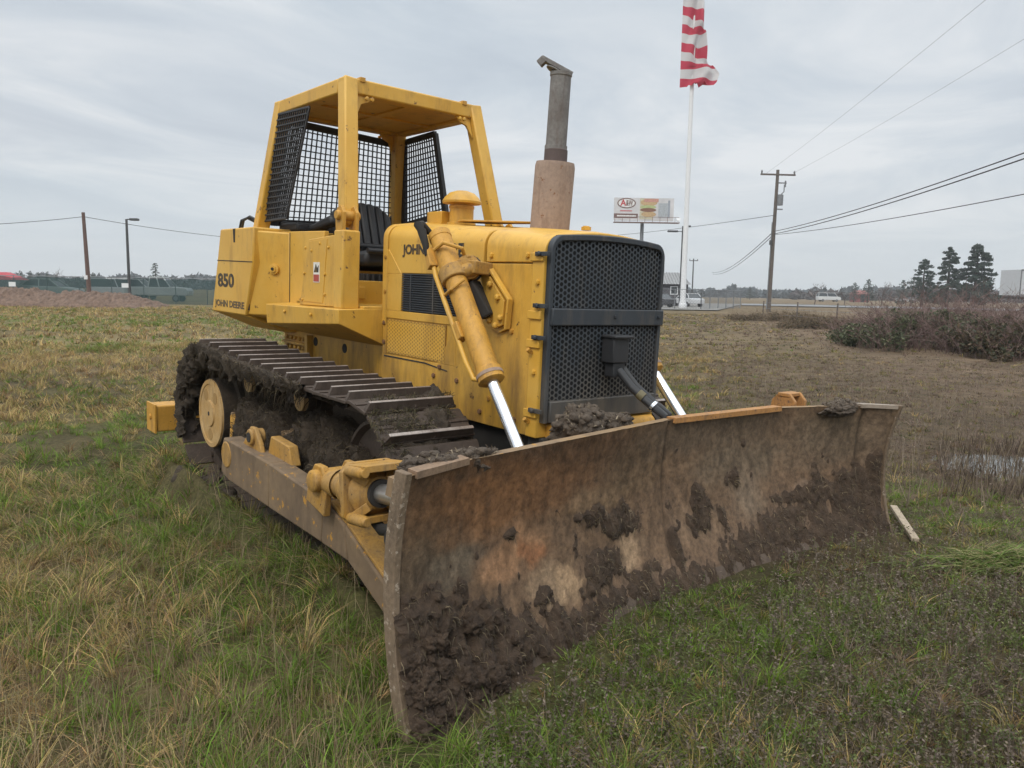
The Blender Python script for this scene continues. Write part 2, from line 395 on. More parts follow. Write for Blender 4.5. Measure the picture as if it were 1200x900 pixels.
# side panels, one each side
for sg in (-1, 1):
    y0, y1 = (-0.456, -0.432) if sg < 0 else (0.432, 0.456)
    m = MB()
    m.prism([(1.27, y0, 0.80), (2.80, y0, 0.80), (2.80, y0, 1.715), (2.40, y0, 1.715), (2.40, y0, 1.635), (2.13, y0, 1.635), (2.13, y0, 1.40), (2.13, y0, 1.10), (1.27, y0, 1.10)], (0, y1 - y0, 0))
    m.box(1.27, 2.13, y0, y1, 1.345, 1.397)
    m.box(1.27, 1.495, y0, y1, 1.397, 1.64)
    m.prism([(1.495, y0, 1.64), (1.27, y0, 1.64), (1.27, y0, 1.80), (1.33, y0, 1.80)], (0, y1 - y0, 0))
    m.prism([(1.27, y0, 1.06 + .04), (1.315, y0, 1.10), (1.315, y0, 1.345), (1.27, y0, 1.345)], (0, y1 - y0, 0))
    m.prism([(1.93, y0, 1.10), (2.13, y0, 1.10), (2.13, y0, 1.345)], (0, y1 - y0, 0))
    m.box(1.315, 2.10, y0 * 0.94 - .02, y0 * 0.94 - 0.012, 1.1, 1.35)
    sp = m.build('side_panel', M['yellow_side'], DZ, 0.003)
    if sg < 0:
        m = MB(); perforated(m, lambda a, b_: (a, y0 - 0.0015, b_), 1.33, 2.02, 1.11, 1.34, 0.024, 0.0068)
        pp = m.build('perforated_panel', Y, sp, recalc=False)
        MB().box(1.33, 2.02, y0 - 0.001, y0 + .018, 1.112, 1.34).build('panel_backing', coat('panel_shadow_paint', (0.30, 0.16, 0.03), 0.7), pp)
        m = MB()
        for i in range(17):
            z = 1.405 + i * 0.0145
            m.hexa([(1.50, y0 + .002, z), (2.12, y0 + .002, z), (2.12, y0 + .012, z + .007), (1.50, y0 + .012, z + .007)], [(1.50, y0 + .002, z + .003), (2.12, y0 + .002, z + .003), (2.12, y0 + .014, z + .010), (1.50, y0 + .014, z + .010)])
        for x in (1.60, 1.86): m.box(x, x + .012, y0 + .001, y0 + .018, 1.40, 1.64)
        vg = m.build('vent_grille', M['grille'], sp)
        MB().box(1.495, 2.13, y0 + .02, y0 + .03, 1.395, 1.65).build('vent_backing', M['dark'], vg)
        for x, z in ((1.908, 1.02), (2.155, 1.018), (2.391, 1.027), (2.392, .868), (2.467, .953), (1.969, 1.08), (1.295, 1.31), (1.295, 1.18), (1.30, 1.52), (1.30, 1.75), (2.70, .87), (2.65, 1.35)):
            MB().bolt((x, y0, z), (0, -1, 0), 0.015, 0.011).build('panel_bolt', M['bolt_rust' if (x * 37) % 1 > .4 else 'worn_yellow'], sp)
        m = MB(); m.box(1.30, 1.80, y0 - .004, y0 + .003, 1.083, 1.091)
        m.prism([(1.80, y0 - .004, 1.083), (2.05, y0 - .004, 1.06), (2.05, y0 - .004, 1.066), (1.80, y0 - .004, 1.091)], (0, .006, 0))
        m.build('panel_seam', M['dark'], sp)
lettering('lettering', 'JOHN', (1.497, -0.452, 1.748), (1, 0, 0), (0, 0, 1), 0.258, 0.084, M['decal'], hood_r, bold=0.042)
lettering('lettering', 'DEERE', (1.85, -0.452, 1.748), (1, 0, 0), (0, 0, 1), 0.325, 0.084, M['decal'], hood_r, bold=0.042)

# ---- grille
GX = 2.920
gf = lambda a, b_: (GX + 0.02 * (1 - (a / .45) ** 2), a, b_)
m = MB()
def gtop(y): return 1.862 + 0.024 * (1 - (y / .45) ** 2)
def rim_path(hw, zb_, r, drop):
    p = [(-hw, zb_), (-hw, 1.3)]
    zt = lambda y: gtop(y) - drop
    for k in range(9): a_ = PI - k * PI / 16; p.append((-hw + r + r * math.cos(a_), zt(-hw + r) - r + r * math.sin(a_)))
    for k in range(1, 12): y_ = -hw + r + (2 * hw - 2 * r) * k / 12; p.append((y_, zt(y_)))
    for k in range(9): a_ = PI / 2 - k * PI / 16; p.append((hw - r + r * math.cos(a_), zt(hw - r) - r + r * math.sin(a_)))
    return p + [(hw, 1.3), (hw, zb_)]
ro, ri = rim_path(.450, .885, .085, 0), rim_path(.424, .885, .055, .034); nn_ = len(ro)
vs = [(gf(y_, 0)[0] + .014, y_, z_) for y_, z_ in ro] + [(gf(y_, 0)[0] + .014, y_, z_) for y_, z_ in ri] + [(gf(y_, 0)[0] - .03, y_, z_) for y_, z_ in ro] + [(gf(y_, 0)[0] - .03, y_, z_) for y_, z_ in ri]
m.add(vs, [(i + o1, i + 1 + o1, i + 1 + o2, i + o2) for i in range(nn_ - 1) for o1, o2 in ((0, nn_), (2 * nn_, 0), (nn_, 3 * nn_), (3 * nn_, 2 * nn_))])
m.box(GX - .03, GX + .028, -.42, .42, .885, 1.0)
m.box(GX - .005, GX + .034, -.44, .446, 1.40, 1.49)
grille = m.build('grille', M['grille'], DZ, 0.006)
m = MB(); perforated(m, gf, -.43, .43, .985, 1.41, 0.030, 0.0112); perforated(m, gf, -.43, .43, 1.48, 1.875, 0.030, 0.0112, lambda y_, z_: z_ < gtop(y_) - .022 and (abs(y_) < .40 or z_ < gtop(y_) - .055))
m.build('perforated_sheet', M['sheet'], grille, recalc=False)
MB().box(GX - .018, GX - .010, -.43, .43, .95, 1.80).box(GX - .017, GX - .011, -.40, .40, 1.799, 1.865).build('radiator_core', M['void'], grille)
m = MB(); m.box(GX + .02, GX + .11, -.05, .075, 1.20, 1.345); m.box(GX + .02, GX + .13, -.06, .085, 1.335, 1.352); m.box(GX + .03, GX + .10, -.03, .06, 1.12, 1.20)
m.build('valve_housing', M['black'], grille, 0.006)
for y in (.03, .40): MB().bolt((GX + .034, y, 1.45), (1, 0, 0), .012, .01).build('bolt', M['grille'], grille)
hs = [(GX + .09, .02, 1.16), (GX + .17, .05, 1.07), (GX + .25, .09, 1.00), (3.265, .125, .935), (3.26, .15, .80)]
hose = MB().tube(hs, [.023] * 5, 14).build('hydraulic_hose', M['black'], DZ)
MB().tube([(p[0] - .01, p[1] + .05, p[2] + .005) for p in hs], .017, 12).build('hydraulic_hose', M['black'], DZ)
a, b_ = Vector(hs[1]), Vector(hs[3])
MB().tube([a.lerp(b_, .62), a.lerp(b_, .69)], .032, 14).build('hose_clamp', M['chrome'], hose)
MB().tube([a.lerp(b_, .2), a.lerp(b_, .36)], .0275, 14).build('hose_label', coat('faded_hose_print', (.12, .10, .05), .6, scale=30), hose)
# front cross member under the grille
MB().tube([(2.93, -.40, .82), (2.93, .40, .82)], .055, 20).build('front_crossmember', M['worn_yellow'], DZ)
MB().box(1.27, 2.80, -.40, .40, .46, .79).build('lower_frame', M['dark'], DZ, .01)
MB().box(2.80, 2.93, -.44, .44, .55, .80).build('front_frame', M['dark'], DZ, .01)

# ---- stack, precleaner, small cap box on the hood
MX = 2.41
mf = MB().lathe((MX, 0, 1.90), (.06, 0, 1), [(0, .118), (.40, .118), (.425, .112), (.43, .06)], 28).build('muffler', M['rust'], DZ)
MB().lathe((MX + .02, 0, 2.32), (.035, 0, 1), [(0, .066), (.10, .066), (.101, .061), (.485, .060), (.49, .064), (.51, .064)], 22).build('exhaust_pipe', M['stack'], mf)
MB().lathe((MX + .024, 0, 2.325), (.035, 0, 1), [(0, .069), (.07, .068), (.075, .062)], 22).build('stack_collar', coat('burnt_collar', (.09, .065, .06), .8, scale=9), mf)
m = MB(); T = Vector((MX + .035, 0, 2.825))
m.lathe(T + Vector((-.02, -.025, .005)), (.30, .36, .86), [(0, .062), (.008, .062)], 18)
m.beam(T + Vector((.03, .06, .0)), T + Vector((-.07, -.095, .08)), .04, .026); m.beam(T + Vector((-.055, -.08, .075)), T + Vector((-.08, -.10, .045)), .045, .04)
m.build('rain_cap', M['stack'], mf, .003)
pc = MB().lathe((1.51, 0, 1.97), (0, 0, 1), [(0, .10), (.035, .10), (.04, .083), (.13, .083), (.132, .087), (.15, .087), (.152, .08), (.19, .08)], 26).build('precleaner', Y, DZ)
MB().lathe((1.51, 0, 2.135), (0, 0, 1), [(0, .07), (.0, .132), (.014, .134), (.04, .118), (.07, .085), (.085, .04), (.088, .001)], 28).build('precleaner_cap', Y, pc)
MB().box(1.22, 1.40, -.09, .10, 1.98, 2.085).build('tank_cover', Y, DZ, .006)
MB().lathe((1.34, .14, 2.0), (0, 0, 1), [(0, .03), (.05, .03), (.055, .04), (.07, .035)], 14).build('filler_neck', M['worn_yellow'], DZ)
MB().prism([(1.60, -.10, 2.0), (1.80, -.20, 1.99), (2.32, -.20, 1.963), (2.32, .1, 1.98), (1.7, .1, 2.0)], (0, 0, .012)).build('hood_latch_plate', M['worn_yellow'], DZ, .004)

# ---- operator station
for sg in (-1, 1):
    def q(x, y, z): return (x, y * -sg, z)                       # written for the right-hand side (y<0)
    m = MB()
    m.hexa([q(.06, -.40, 1.135), q(1.262, -.40, 1.135), q(1.262, -.78, 1.297), q(.06, -.78, 1.225)], [q(.06, -.40, 1.405), q(1.262, -.40, 1.405), q(1.262, -.79, 1.393), q(.06, -.79, 1.375)])
    fd = m.build('fender', Y, DZ, .006)
    m = MB(); m.prism([q(.52, -.72, 1.39), q(1.075, -.72, 1.40), q(1.07, -.72, 1.885), q(.66, -.72, 1.86)], q(0, .09, 0))
    cs = m.build('side_console', Y, DZ, .006)
    m = MB(); m.prism([q(-.25, -.60, 1.3), q(.62, -.60, 1.38), q(.66, -.60, 1.93), q(-.2, -.60, 1.945)], q(0, .04, 0))
    m.build('compartment_side', Y, DZ, .006)
    if sg < 0:
        m = MB()
        for x, z in ((.62, 1.80), (.60, 1.62), (.57, 1.43), (.85, 1.83), (.98, 1.80), (.72, 1.78), (.93, 1.48), (.93, 1.62)): m.bolt((x, -.72, z), (0, -1, 0), .011, .009)
        m.prism([(.60, -.724, 1.42), (.90, -.724, 1.42), (.96, -.724, 1.86), (.685, -.724, 1.845)], (0, .006, 0))
        for x in (.42, .86): m.bolt((x, -.79, 1.335), (0, -1, 0), .013, .01)
        m.build('console_bolts', Y, cs, .002)
        st = MB().box(.76, .855, -.7275, -.7235, 1.56, 1.70).build('warning_decal', M['white'], cs)
        MB().box(.765, .85, -.7285, -.7274, 1.565, 1.615).build('decal_panel', M['decal_red'], st)
        MB().prism([(.77, -.7285, 1.63), (.80, -.7285, 1.69), (.82, -.7285, 1.66), (.845, -.7285, 1.68), (.84, -.7285, 1.63)], (0, .001, 0)).build('decal_figure', M['decal'], st)
# floor, dash face and step behind the entry
m = MB(); m.box(.2, 1.26, -.60, .60, 1.30, 1.415); m.box(.66, .74, -.60, .3, 1.41, 1.585); m.build('cab_floor', Y, DZ, .004)
m = MB(); m.box(.741, .752, -.53, -.31, 1.45, 1.54); m.box(.745, .77, -.45, -.40, 1.44, 1.455); m.build('step_panel', Y, DZ, .004)
m = MB(); m.box(1.20, 1.262, -.40, .40, 1.40, 1.90); m.build('dashboard', M['black'], DZ, .01)
m = MB()
for y, x in ((-.25, .95), (-.15, .98), (.2, .95)): m.tube([(x, y, 1.41), (x + .02, y, 1.7), (x - .03, y, 1.86)], .011, 8)
m.build('control_lever', M['black'], DZ)

# seat
s = MB(); s.hexa([(.14, -.27, 1.66), (.66, -.27, 1.70), (.66, .27, 1.70), (.14, .27, 1.66)], [(.14, -.25, 1.79), (.66, -.25, 1.82), (.66, .25, 1.82), (.14, .25, 1.79)])
seat = s.build('seat', M['black'], DZ, .035)
s = MB(); n = 12
for i in range(7):                                              # padded back with vertical flutes
    y0, y1 = -.26 + i * .0743, -.26 + (i + 1) * .0743 - .006
    hh = lambda y: 2.215 - 0.10 * (abs(y) / .26) ** 3
    s.hexa([(.16, y0, 1.78), (.28, y0, 1.78), (.28, y1, 1.78), (.16, y1, 1.78)], [(.05, y0, hh(y0)), (.14, y0, hh(y0)), (.14, y1, hh(y1)), (.05, y1, hh(y1))])
s.build('backrest', M['black'], seat, .022)
for z, x in ((1.81, .69), (1.86, .30)): MB().tube([(x, -.26, z), (x, .26, z)], .022, 10).build('seat_piping', M['black'], seat)
for sg in (-1, 1): MB().hexa([(.0, sg * .33, 1.94), (.42, sg * .33, 2.0), (.42, sg * .43, 2.0), (.0, sg * .43, 1.94)], [(.0, sg * .33, 2.0), (.40, sg * .33, 2.075), (.40, sg * .43, 2.075), (.0, sg * .43, 2.0)]).build('armrest', M['black'], seat, .025)
s = MB(); s.box(.14, .60, -.24, .24, 1.42, 1.64)
for k in range(9): s.tube([(.61 + random.uniform(0, .05), -.22 + k * .05, 1.43), (.64, -.2 + k * .05 + random.uniform(-.04, .04), 1.52), (.62, -.22 + k * .05, 1.64)], .012, 6)
s.build('seat_base', M['dark'], seat, .01)

# fuel tank
sidep = [(-.85, 1.965), (-.115, 1.965), (-.125, 1.69), (-.28, 1.262), (-1.07, 1.262), (-.93, 1.70)]
m = MB(); m.prism([(x, -.82, z) for x, z in sidep], (0, 1.64, 0))
m.hexa([(-.95, -.5, 1.13), (-.20, -.5, 1.13), (-.20, .5, 1.13), (-.95, .5, 1.13)], [(-1.065, -.812, 1.264), (-.285, -.812, 1.264), (-.285, .812, 1.264), (-1.065, .812, 1.264)])
m.hexa([(-.28, -.80, 1.27), (-.20, -.50, 1.20), (.07, -.44, 1.20), (.07, -.60, 1.28)], [(-.13, -.80, 1.94), (-.13, -.50, 1.94), (.07, -.44, 1.93), (.07, -.60, 1.93)])
tank = m.build('fuel_tank', Y, DZ, .012)
m = MB(); m.prism([(-.925, -.8225, 1.70), (-.135, -.8225, 1.69), (-.135, -.8225, 1.697), (-.925, -.8225, 1.707)], (0, .005, 0))
m.prism([(-.55, -.8225, 1.96), (-.50, -.8225, 1.96), (-.505, -.8225, 1.85), (-.535, -.8225, 1.85)], (0, .005, 0)); m.build('tank_seam', M['dark'], tank)
cp = MB().lathe((-.02, -.685, 1.645), (.55, -.80, 0), [(-.05, .042), (.018, .042), (.02, .026), (.03, .026)], 20).build('filler_cap', Y, tank)
MB().lathe((-.004, -.709, 1.645), (.55, -.80, 0), [(.0, .012), (.008, .012)], 12).build('cap_hole', M['dark'], cp)
lettering('lettering', '850', (-.915, -.82, 1.478), (1, 0, 0), (0, 0, 1), .385, .118, M['decal'], tank, bold=.035)
lettering('lettering', 'JOHN DEERE', (-.995, -.82, 1.295), (1, 0, 0), (.02, 0, 1), .69, .075, M['decal_worn'], tank, bold=.04)
m = MB()
for k, (dx, dz) in enumerate(((0, 0), (-.05, -.01))):
    m.tube([(-.42 + dx, -.55, 1.95), (-.47 + dx, -.62, 2.03 + dz), (-.60 + dx, -.66, 2.075 + dz), (-.74 + dx, -.66, 2.05), (-.80 + dx, -.66, 1.95)], .011, 8)
m.build('tank_hose', M['black'], tank)

m = MB(); m.prism([(.072, -.604, 1.30), (.078, -.604, 1.30), (.078, -.604, 1.93), (.072, -.604, 1.93)], (0, .012, 0)); m.prism([(-.262, -.806, 1.31), (-.255, -.80, 1.31), (-.128, -.80, 1.94), (-.135, -.806, 1.94)], (0, .004, 0)); m.build('tank_joint', M['dark'], tank)
# ---- roll-over canopy
TOP = {(-1, 1): (.917, -.588), (-1, -1): (-.278, -.588), (1, 1): (.917, .588), (1, -1): (-.278, .588)}
BOT = {(-1, 1): (1.135, -.672, 1.95), (-1, -1): (-.445, -.672, 1.96), (1, 1): (1.135, .672, 1.95), (1, -1): (-.445, .672, 1.96)}
m = MB(); ZT = 2.965; bw = .10; bh = .105
m.box(.917 - bw, .917, -.588, .588, ZT - bh, ZT); m.box(-.278, -.278 + bw, -.588, .588, ZT - bh, ZT)
m.box(-.278 + bw, .917 - bw, -.588, -.588 + bw, ZT - bh, ZT - .002); m.box(-.278 + bw, .917 - bw, .588 - bw, .588, ZT - bh, ZT - .002)
m.box(-.18, .82, -.49, .49, ZT - .085, ZT - .03)
can = m.build('rollover_canopy', Y, DZ, .012)
m = MB(); m.box(.30, .34, -.49, .49, ZT - .10, ZT - .085); m.box(-.17, .81, -.03, .03, ZT - .098, ZT - .085); m.build('roof_rib', Y, can)
for k, (tx, ty) in TOP.items():
    bx, by, bz = BOT[k]; sx, sy = -k[1] * .055, -k[0] * .055
    d = Vector((bx - tx, by - ty, bz - ZT))
    m = MB(); m.beam(Vector((tx + sx, ty + sy, ZT - .008)), Vector((bx + sx * .6, by + sy * .6, bz)), .104, .108, up=(1, 0, 0))
    post = m.build('post', Y, can, .012)
    g = MB()
    x0, y0 = tx - k[1] * .1, ty - k[0] * .1
    zz = ZT - bh
    g.prism([(tx - k[1] * .02, y0, zz), (tx - k[1] * .02, y0 - k[0] * .13, zz), (tx - k[1] * .02, y0 - k[0] * .10, zz - .035), (tx - k[1] * .01, y0 - k[0] * .035, zz - .06), (tx - k[1] * .01 + d.x * .13, y0 + d.y * .13, zz - .15)], (-k[1] * .02, 0, 0))
    g.bolt((tx + .0, y0 - k[0] * .07, zz - .02), (k[1], 0, 0), .016, .015); g.bolt((tx + .0, y0 - k[0] * .11, zz - .02), (k[1], 0, 0), .016, .015)
    g.build('gusset', Y, post, .003)
    if k[1] == 1:
        m = MB(); m.box(1.085, 1.215, min(by - .065, by + .065), max(by - .065, by + .065), 1.39, 1.915)
        lower = m.build('post_base', Y, can, .012)
        m = MB()
        for e in (-.048, .048): m.prism([(1.10, by + e - .012, 1.91), (1.20, by + e - .012, 1.91), (1.205, by + e - .012, 2.03), (1.165, by + e - .012, 2.075), (1.12, by + e - .012, 2.06), (1.095, by + e - .012, 2.0)], (0, .024, 0))
        m.lathe((1.15, by - .085, 2.01), (0, 1, 0), [(0, .028), (.015, .034), (.155, .034), (.17, .028)], 18)
        m.build('hinge_pin', M['worn_yellow'], lower, .003)
    else:
        m = MB(); m.box(bx - .07, bx + .09, by - .07, by + .07, 1.90, 1.975); m.build('post_base', Y, can, .006)
m = MB(); m.box(.86, .925, -.47, -.43, ZT - .02, ZT + .012); m.box(.86, .925, .40, .44, ZT - .02, ZT + .012); m.build('lifting_lug', M['worn_yellow'], can, .003)


def wire_screen(c00, c10, c11, c01, na, nb, r, frame, name='protective_screen'):
    """woven guard between four corners (bottom a, bottom b, top b, top a)"""
    c = [Vector(p) for p in (c00, c10, c11, c01)]
    P = lambda s_, t_: (c[0].lerp(c[1], s_)).lerp(c[3].lerp(c[2], s_), t_)
    nr = (c[1] - c[0]).cross(c[3] - c[0]).normalized()
    m = MB()
    for i in range(1, na): m.beam(P(i / na, 0), P(i / na, 1), r, r, up=nr)
    for j in range(1, nb): m.beam(P(0, j / nb) + nr * r * .6, P(1, j / nb) + nr * r * .6, r, r, up=nr)
    o = m.build(name, M['screen'], DZ, recalc=False, smooth=False)
    f_ = MB()
    for a_, b2 in ((0, 1), (1, 2), (2, 3), (3, 0)): f_.beam(c[a_], c[b2], frame, frame * .8, up=nr)
    f_.build('screen_frame', M['screen'], o, .003)
    return o


wire_screen((-.40, -.56, 2.03), (-.40, .60, 2.07), (-.30, .54, 2.80), (-.30, -.50, 2.84), 24, 16, .009, .055)
wire_screen((-.47, -.63, 2.03), (.08, -.63, 2.04), (.37, -.585, 2.835), (-.22, -.585, 2.86), 15, 18, .010, .018)
wire_screen((-.30, .66, 2.10), (.37, .66, 2.18), (.26, .60, 2.84), (-.22, .60, 2.82), 14, 15, .009, .045)
# dark rounded pads standing behind the seat below the rear screen
s = MB(); s.box(-.34, .02, -.52, -.30, 1.95, 2.02); s.box(-.38, -.3, -.5, .5, 1.95, 2.04); s.build('rear_pad', M['black'], DZ, .02)

# ---- running gear
RC, RRr, FC, FR = (0.0, 0.535), 0.455, (2.32, 0.485), 0.425


def path_pt(s_):
    """point and outward normal on the track loop (pin line), s in metres from the rear top going forward"""
    top0, top1 = Vector((RC[0], RC[1] + RRr)), Vector((FC[0], FC[1] + FR))
    bot0, bot1 = Vector((FC[0], FC[1] - FR)), Vector((RC[0], RC[1] - RRr))
    L1 = (top1 - top0).length; L2 = PI * FR; L3 = (bot1 - bot0).length; L4 = PI * RRr
    s_ %= (L1 + L2 + L3 + L4)
    if s_ < L1:
        p = top0.lerp(top1, s_ / L1); p.y -= 0.03 * math.sin(PI * s_ / L1) * 0.8; return p, Vector((0, 1))
    s_ -= L1
    if s_ < L2: a = PI / 2 - s_ / FR; n_ = Vector((math.cos(a), math.sin(a))); return Vector(FC) + n_ * FR, n_
    s_ -= L2
    if s_ < L3: return bot0.lerp(bot1, s_ / L3), Vector((0, -1))
    s_ -= L3; a = -PI / 2 - s_ / RRr; n_ = Vector((math.cos(a), math.sin(a))); return Vector(RC) + n_ * RRr, n_


L_ALL = math.hypot(FC[0], FC[1] + FR - RC[1] - RRr) + PI * FR + math.hypot(FC[0], .02) + PI * RRr
NS = 38
sh = MB(); sh.box(-.095, .092, -.28, .28, .0, .018); sh.hexa([(.062, -.272, .018), (.090, -.272, .018), (.090, .272, .018), (.062, .272, .018)], [(.068, -.252, .064), (.086, -.252, .064), (.086, .252, .064), (.068, .252, .064)]); sh.box(-.02, 0, -.28, .28, .018, .026)
sh.hexa([(-.105, -.28, -.004), (-.085, -.28, -.004), (-.085, .28, -.004), (-.105, .28, -.004)], [(-.105, -.28, .012), (-.09, -.28, .014), (-.09, .28, .014), (-.105, .28, .012)])
shoe_o = sh.build('shoe', M['steel'], None, .003); shoe_me = shoe_o.data
eg = MB(); eg.box(.067, .087, -.253, .253, .060, .0665)
edge_o = eg.build('g', M['polished']); bm = bmesh.new(); bm.from_mesh(shoe_me); bm.from_mesh(edge_o.data); 
shoe_me.materials.append(M['polished']); nf = len(edge_o.data.polygons); bm.faces.ensure_lookup_table()
for f_ in bm.faces[-nf:]: f_.material_index = 1
bm.to_mesh(shoe_me); bm.free(); bpy.data.objects.remove(edge_o)
for sg in (-1, 1):
    ch = MB()
    for i in range(NS):
        pA, _ = path_pt(L_ALL * (i + .08) / NS); pB, _ = path_pt(L_ALL * (i + 1.06) / NS)
        for y in (-.085, .085):
            ch.beam((pA.x, sg * .99 + y, pA.y), (pB.x, sg * .99 + y, pB.y), .035, .095, up=(0, 1, 0) if False else (0.001, 0, 1))
        ch.tube([(pB.x, sg * .99 - .12, pB.y), (pB.x, sg * .99 + .12, pB.y)], .022, 8)
    tr = ch.build('track', M['steel'], DZ, recalc=False)
    if sg > 0: tr.location = (-.20, -.16, 0)
    for i in range(NS):
        p, n_ = path_pt(L_ALL * (i + .35) / NS)
        if i == 0 and sg == -1: o = shoe_o
        else: o = shoe_o.copy(); COL.objects.link(o)
        o.parent = tr
        tx = Vector((n_.y, 0, -n_.x)); nz = Vector((n_.x, 0, n_.y)); c = Vector((p.x, sg * .99, p.y)) + nz * .04
        c += Vector((0, random.uniform(-.003, .003), 0))
        yv = nz.cross(tx)
        o.matrix_local = Matrix(((tx.x, yv.x, nz.x, c.x), (tx.y, yv.y, nz.y, c.y), (tx.z, yv.z, nz.z, c.z), (0, 0, 0, 1)))
    ys = sg * -1
    q = lambda x, y, z: (x, y * ys, z)
    sp = MB()
    for k in range(23):
        a = k * 2 * PI / 23
        sp.beam((RC[0] + .36 * math.cos(a), sg * .99, RC[1] + .36 * math.sin(a)), (RC[0] + .43 * math.cos(a), sg * .99, RC[1] + .43 * math.sin(a)), .06, .05, up=(0, 1, 0), w1=.035)
    sp.lathe((RC[0], sg * .96, RC[1]), (0, sg, 0), [(0, .38), (.06, .38)], 36)
    sprk = sp.build('sprocket', M['track_mud'], DZ)
    fdv = MB().lathe((RC[0], sg * .70, RC[1]), (0, sg, 0), [(0, .30), (.36, .30), (.37, .27), (.48, .268), (.485, .26)], 36).build('final_drive', M['track_mud'], DZ)
    hubp = [(.0, .262), (.014, .258), (.016, .225), (.010, .222), (.012, .10), (.022, .095), (.024, .02)]
    hc = MB().lathe((RC[0], sg * 1.184, RC[1]), (0, sg, 0), hubp, 40).build('hub_cover', M['dusty_hub'], fdv)
    mm = MB()
    for a in (0.9, 2.2, 4.7): mm.lathe((RC[0] + .16 * math.cos(a), sg * 1.192, RC[1] + .16 * math.sin(a)), (0, sg, 0), [(0, .045), (.005, .045)], 16)
    mm.build('hub_plug', coat('hub_dirt', (0.30, 0.18, 0.06), 0.8), fdv)
    MB().lathe((RC[0], sg * 1.206, RC[1]), (0, sg, 0), [(0, .016), (.005, .016)], 10).build('hub_bolt', M['dark'], fdv)
    for x, z in ((.454, .83), (1.319, .825)):
        cr = MB().lathe((x, sg * .90, z), (0, sg, 0), [(0, .085), (.06, .085), (.062, .07), (.10, .07), (.102, .085), (.15, .085)], 22).build('carrier_roller', M['track_mud'], DZ)
        MB().lathe((x, sg * 1.05, z), (0, sg, 0), [(0, .078), (.03, .076), (.032, .058), (.026, .056), (.03, .01)], 22).build('roller_cap', M['dusty_hub'], cr)
        MB().beam((x, sg * .90, .6), (x, sg * .90, z), .07, .08, up=(1, 0, 0)).build('roller_bracket', M['track_mud'], cr)
    idl = MB().lathe((FC[0], sg * .90, FC[1]), (0, sg, 0), [(0, .30), (.0, .37), (.04, .385), (.05, .40), (.13, .40), (.14, .385), (.18, .37), (.182, .35), (.15, .33), (.15, .12), (.2, .11), (.2, .02)], 40).build('front_idler', M['steel'], DZ)
    fr = MB(); fr.hexa([q(.35, -1.19, .24), q(2.1, -1.16, .24), q(2.1, -.82, .24), q(.35, -.82, .24)], [q(.35, -1.17, .60), q(2.1, -1.14, .62), q(2.1, -.82, .62), q(.35, -.82, .60)])
    fr.box(2.0, 2.36, min(sg * 1.10, sg * 1.15), max(sg * 1.10, sg * 1.15), .40, .58); fr.box(2.0, 2.36, min(sg * .82, sg * .87), max(sg * .82, sg * .87), .40, .58)
    frm = fr.build('track_frame', M['arm'], DZ, .012)
    for x in (.5, .85, 1.2, 1.55, 1.9):
        MB().lathe((x, sg * .86, .16), (0, sg, 0), [(0, .12), (.08, .12), (.082, .095), (.18, .095), (.182, .12), (.26, .12)], 18).build('track_roller', M['track_mud'], DZ)
    # guard plates, ears of the trunnion and the earth that packs the frame
    gd = MB(); gd.prism([q(.46, -1.215, .26), q(.60, -1.215, .25), q(.60, -1.215, .50), q(.55, -1.215, .62), q(.47, -1.215, .60)], q(0, .05, 0)); gd.lathe(q(.53, -1.22, .40), q(0, 1, 0), [(0, .05), (.06, .05)], 14); gd.build('frame_guard', M['worn_yellow'], DZ, .006)

# packed earth along the near track frame: a heaped strip of soil, and tufts hanging from the shoes
V = []; F4 = []; nx, ny = 120, 26
for i in range(nx):
    for j in range(ny):
        x = .42 + 1.83 * i / (nx - 1); t = j / (ny - 1); a = t * PI
        hump = .755 + .08 * fbm((x * 2.1, 0, 3.3), 3) - .10 * max(0, (x - 1.75)) / .5 - .14 * max(0, .55 - x) / .25
        hump -= .13 * math.exp(-((x - 1.28) / .13) ** 2) * (1 if True else 0)
        y = -1.0 - (.235 - .09 * math.exp(-((x - .42) / .12) ** 2)) * math.cos(a) * (1 if t < .5 else .8); z = .40 + (hump - .40) * math.sin(a) ** .75
        n3 = .055 * fbm((x * 9, y * 9, z * 9), 6) + .02 * fbm((x * 32, y * 32, z * 32), 3)
        V.append((x, y - n3, z + n3))
for i in range(nx - 1):
    for j in range(ny - 1): F4.append((i * ny + j, (i + 1) * ny + j, (i + 1) * ny + j + 1, i * ny + j + 1))
V = np.array(V); F4 = np.array(F4)
pk = np_mesh('packed_earth', V, F4, None, M['track_mud'], DZ, True)
sel = V[(V[:, 1] < -.99)]
idx = rng.integers(0, len(sel), 5200)
DK = [(.05, .036, .022), (.085, .062, .038), (.14, .11, .065), (.035, .026, .018), (.03, .022, .014), (.06, .045, .028)]
fibres('earth_fibres', sel[idx] + rng.normal(0, .012, (5200, 3)), np.tile([0, -.6, .35], (5200, 1)), .055, .0022, DK, pk, droop=.5)
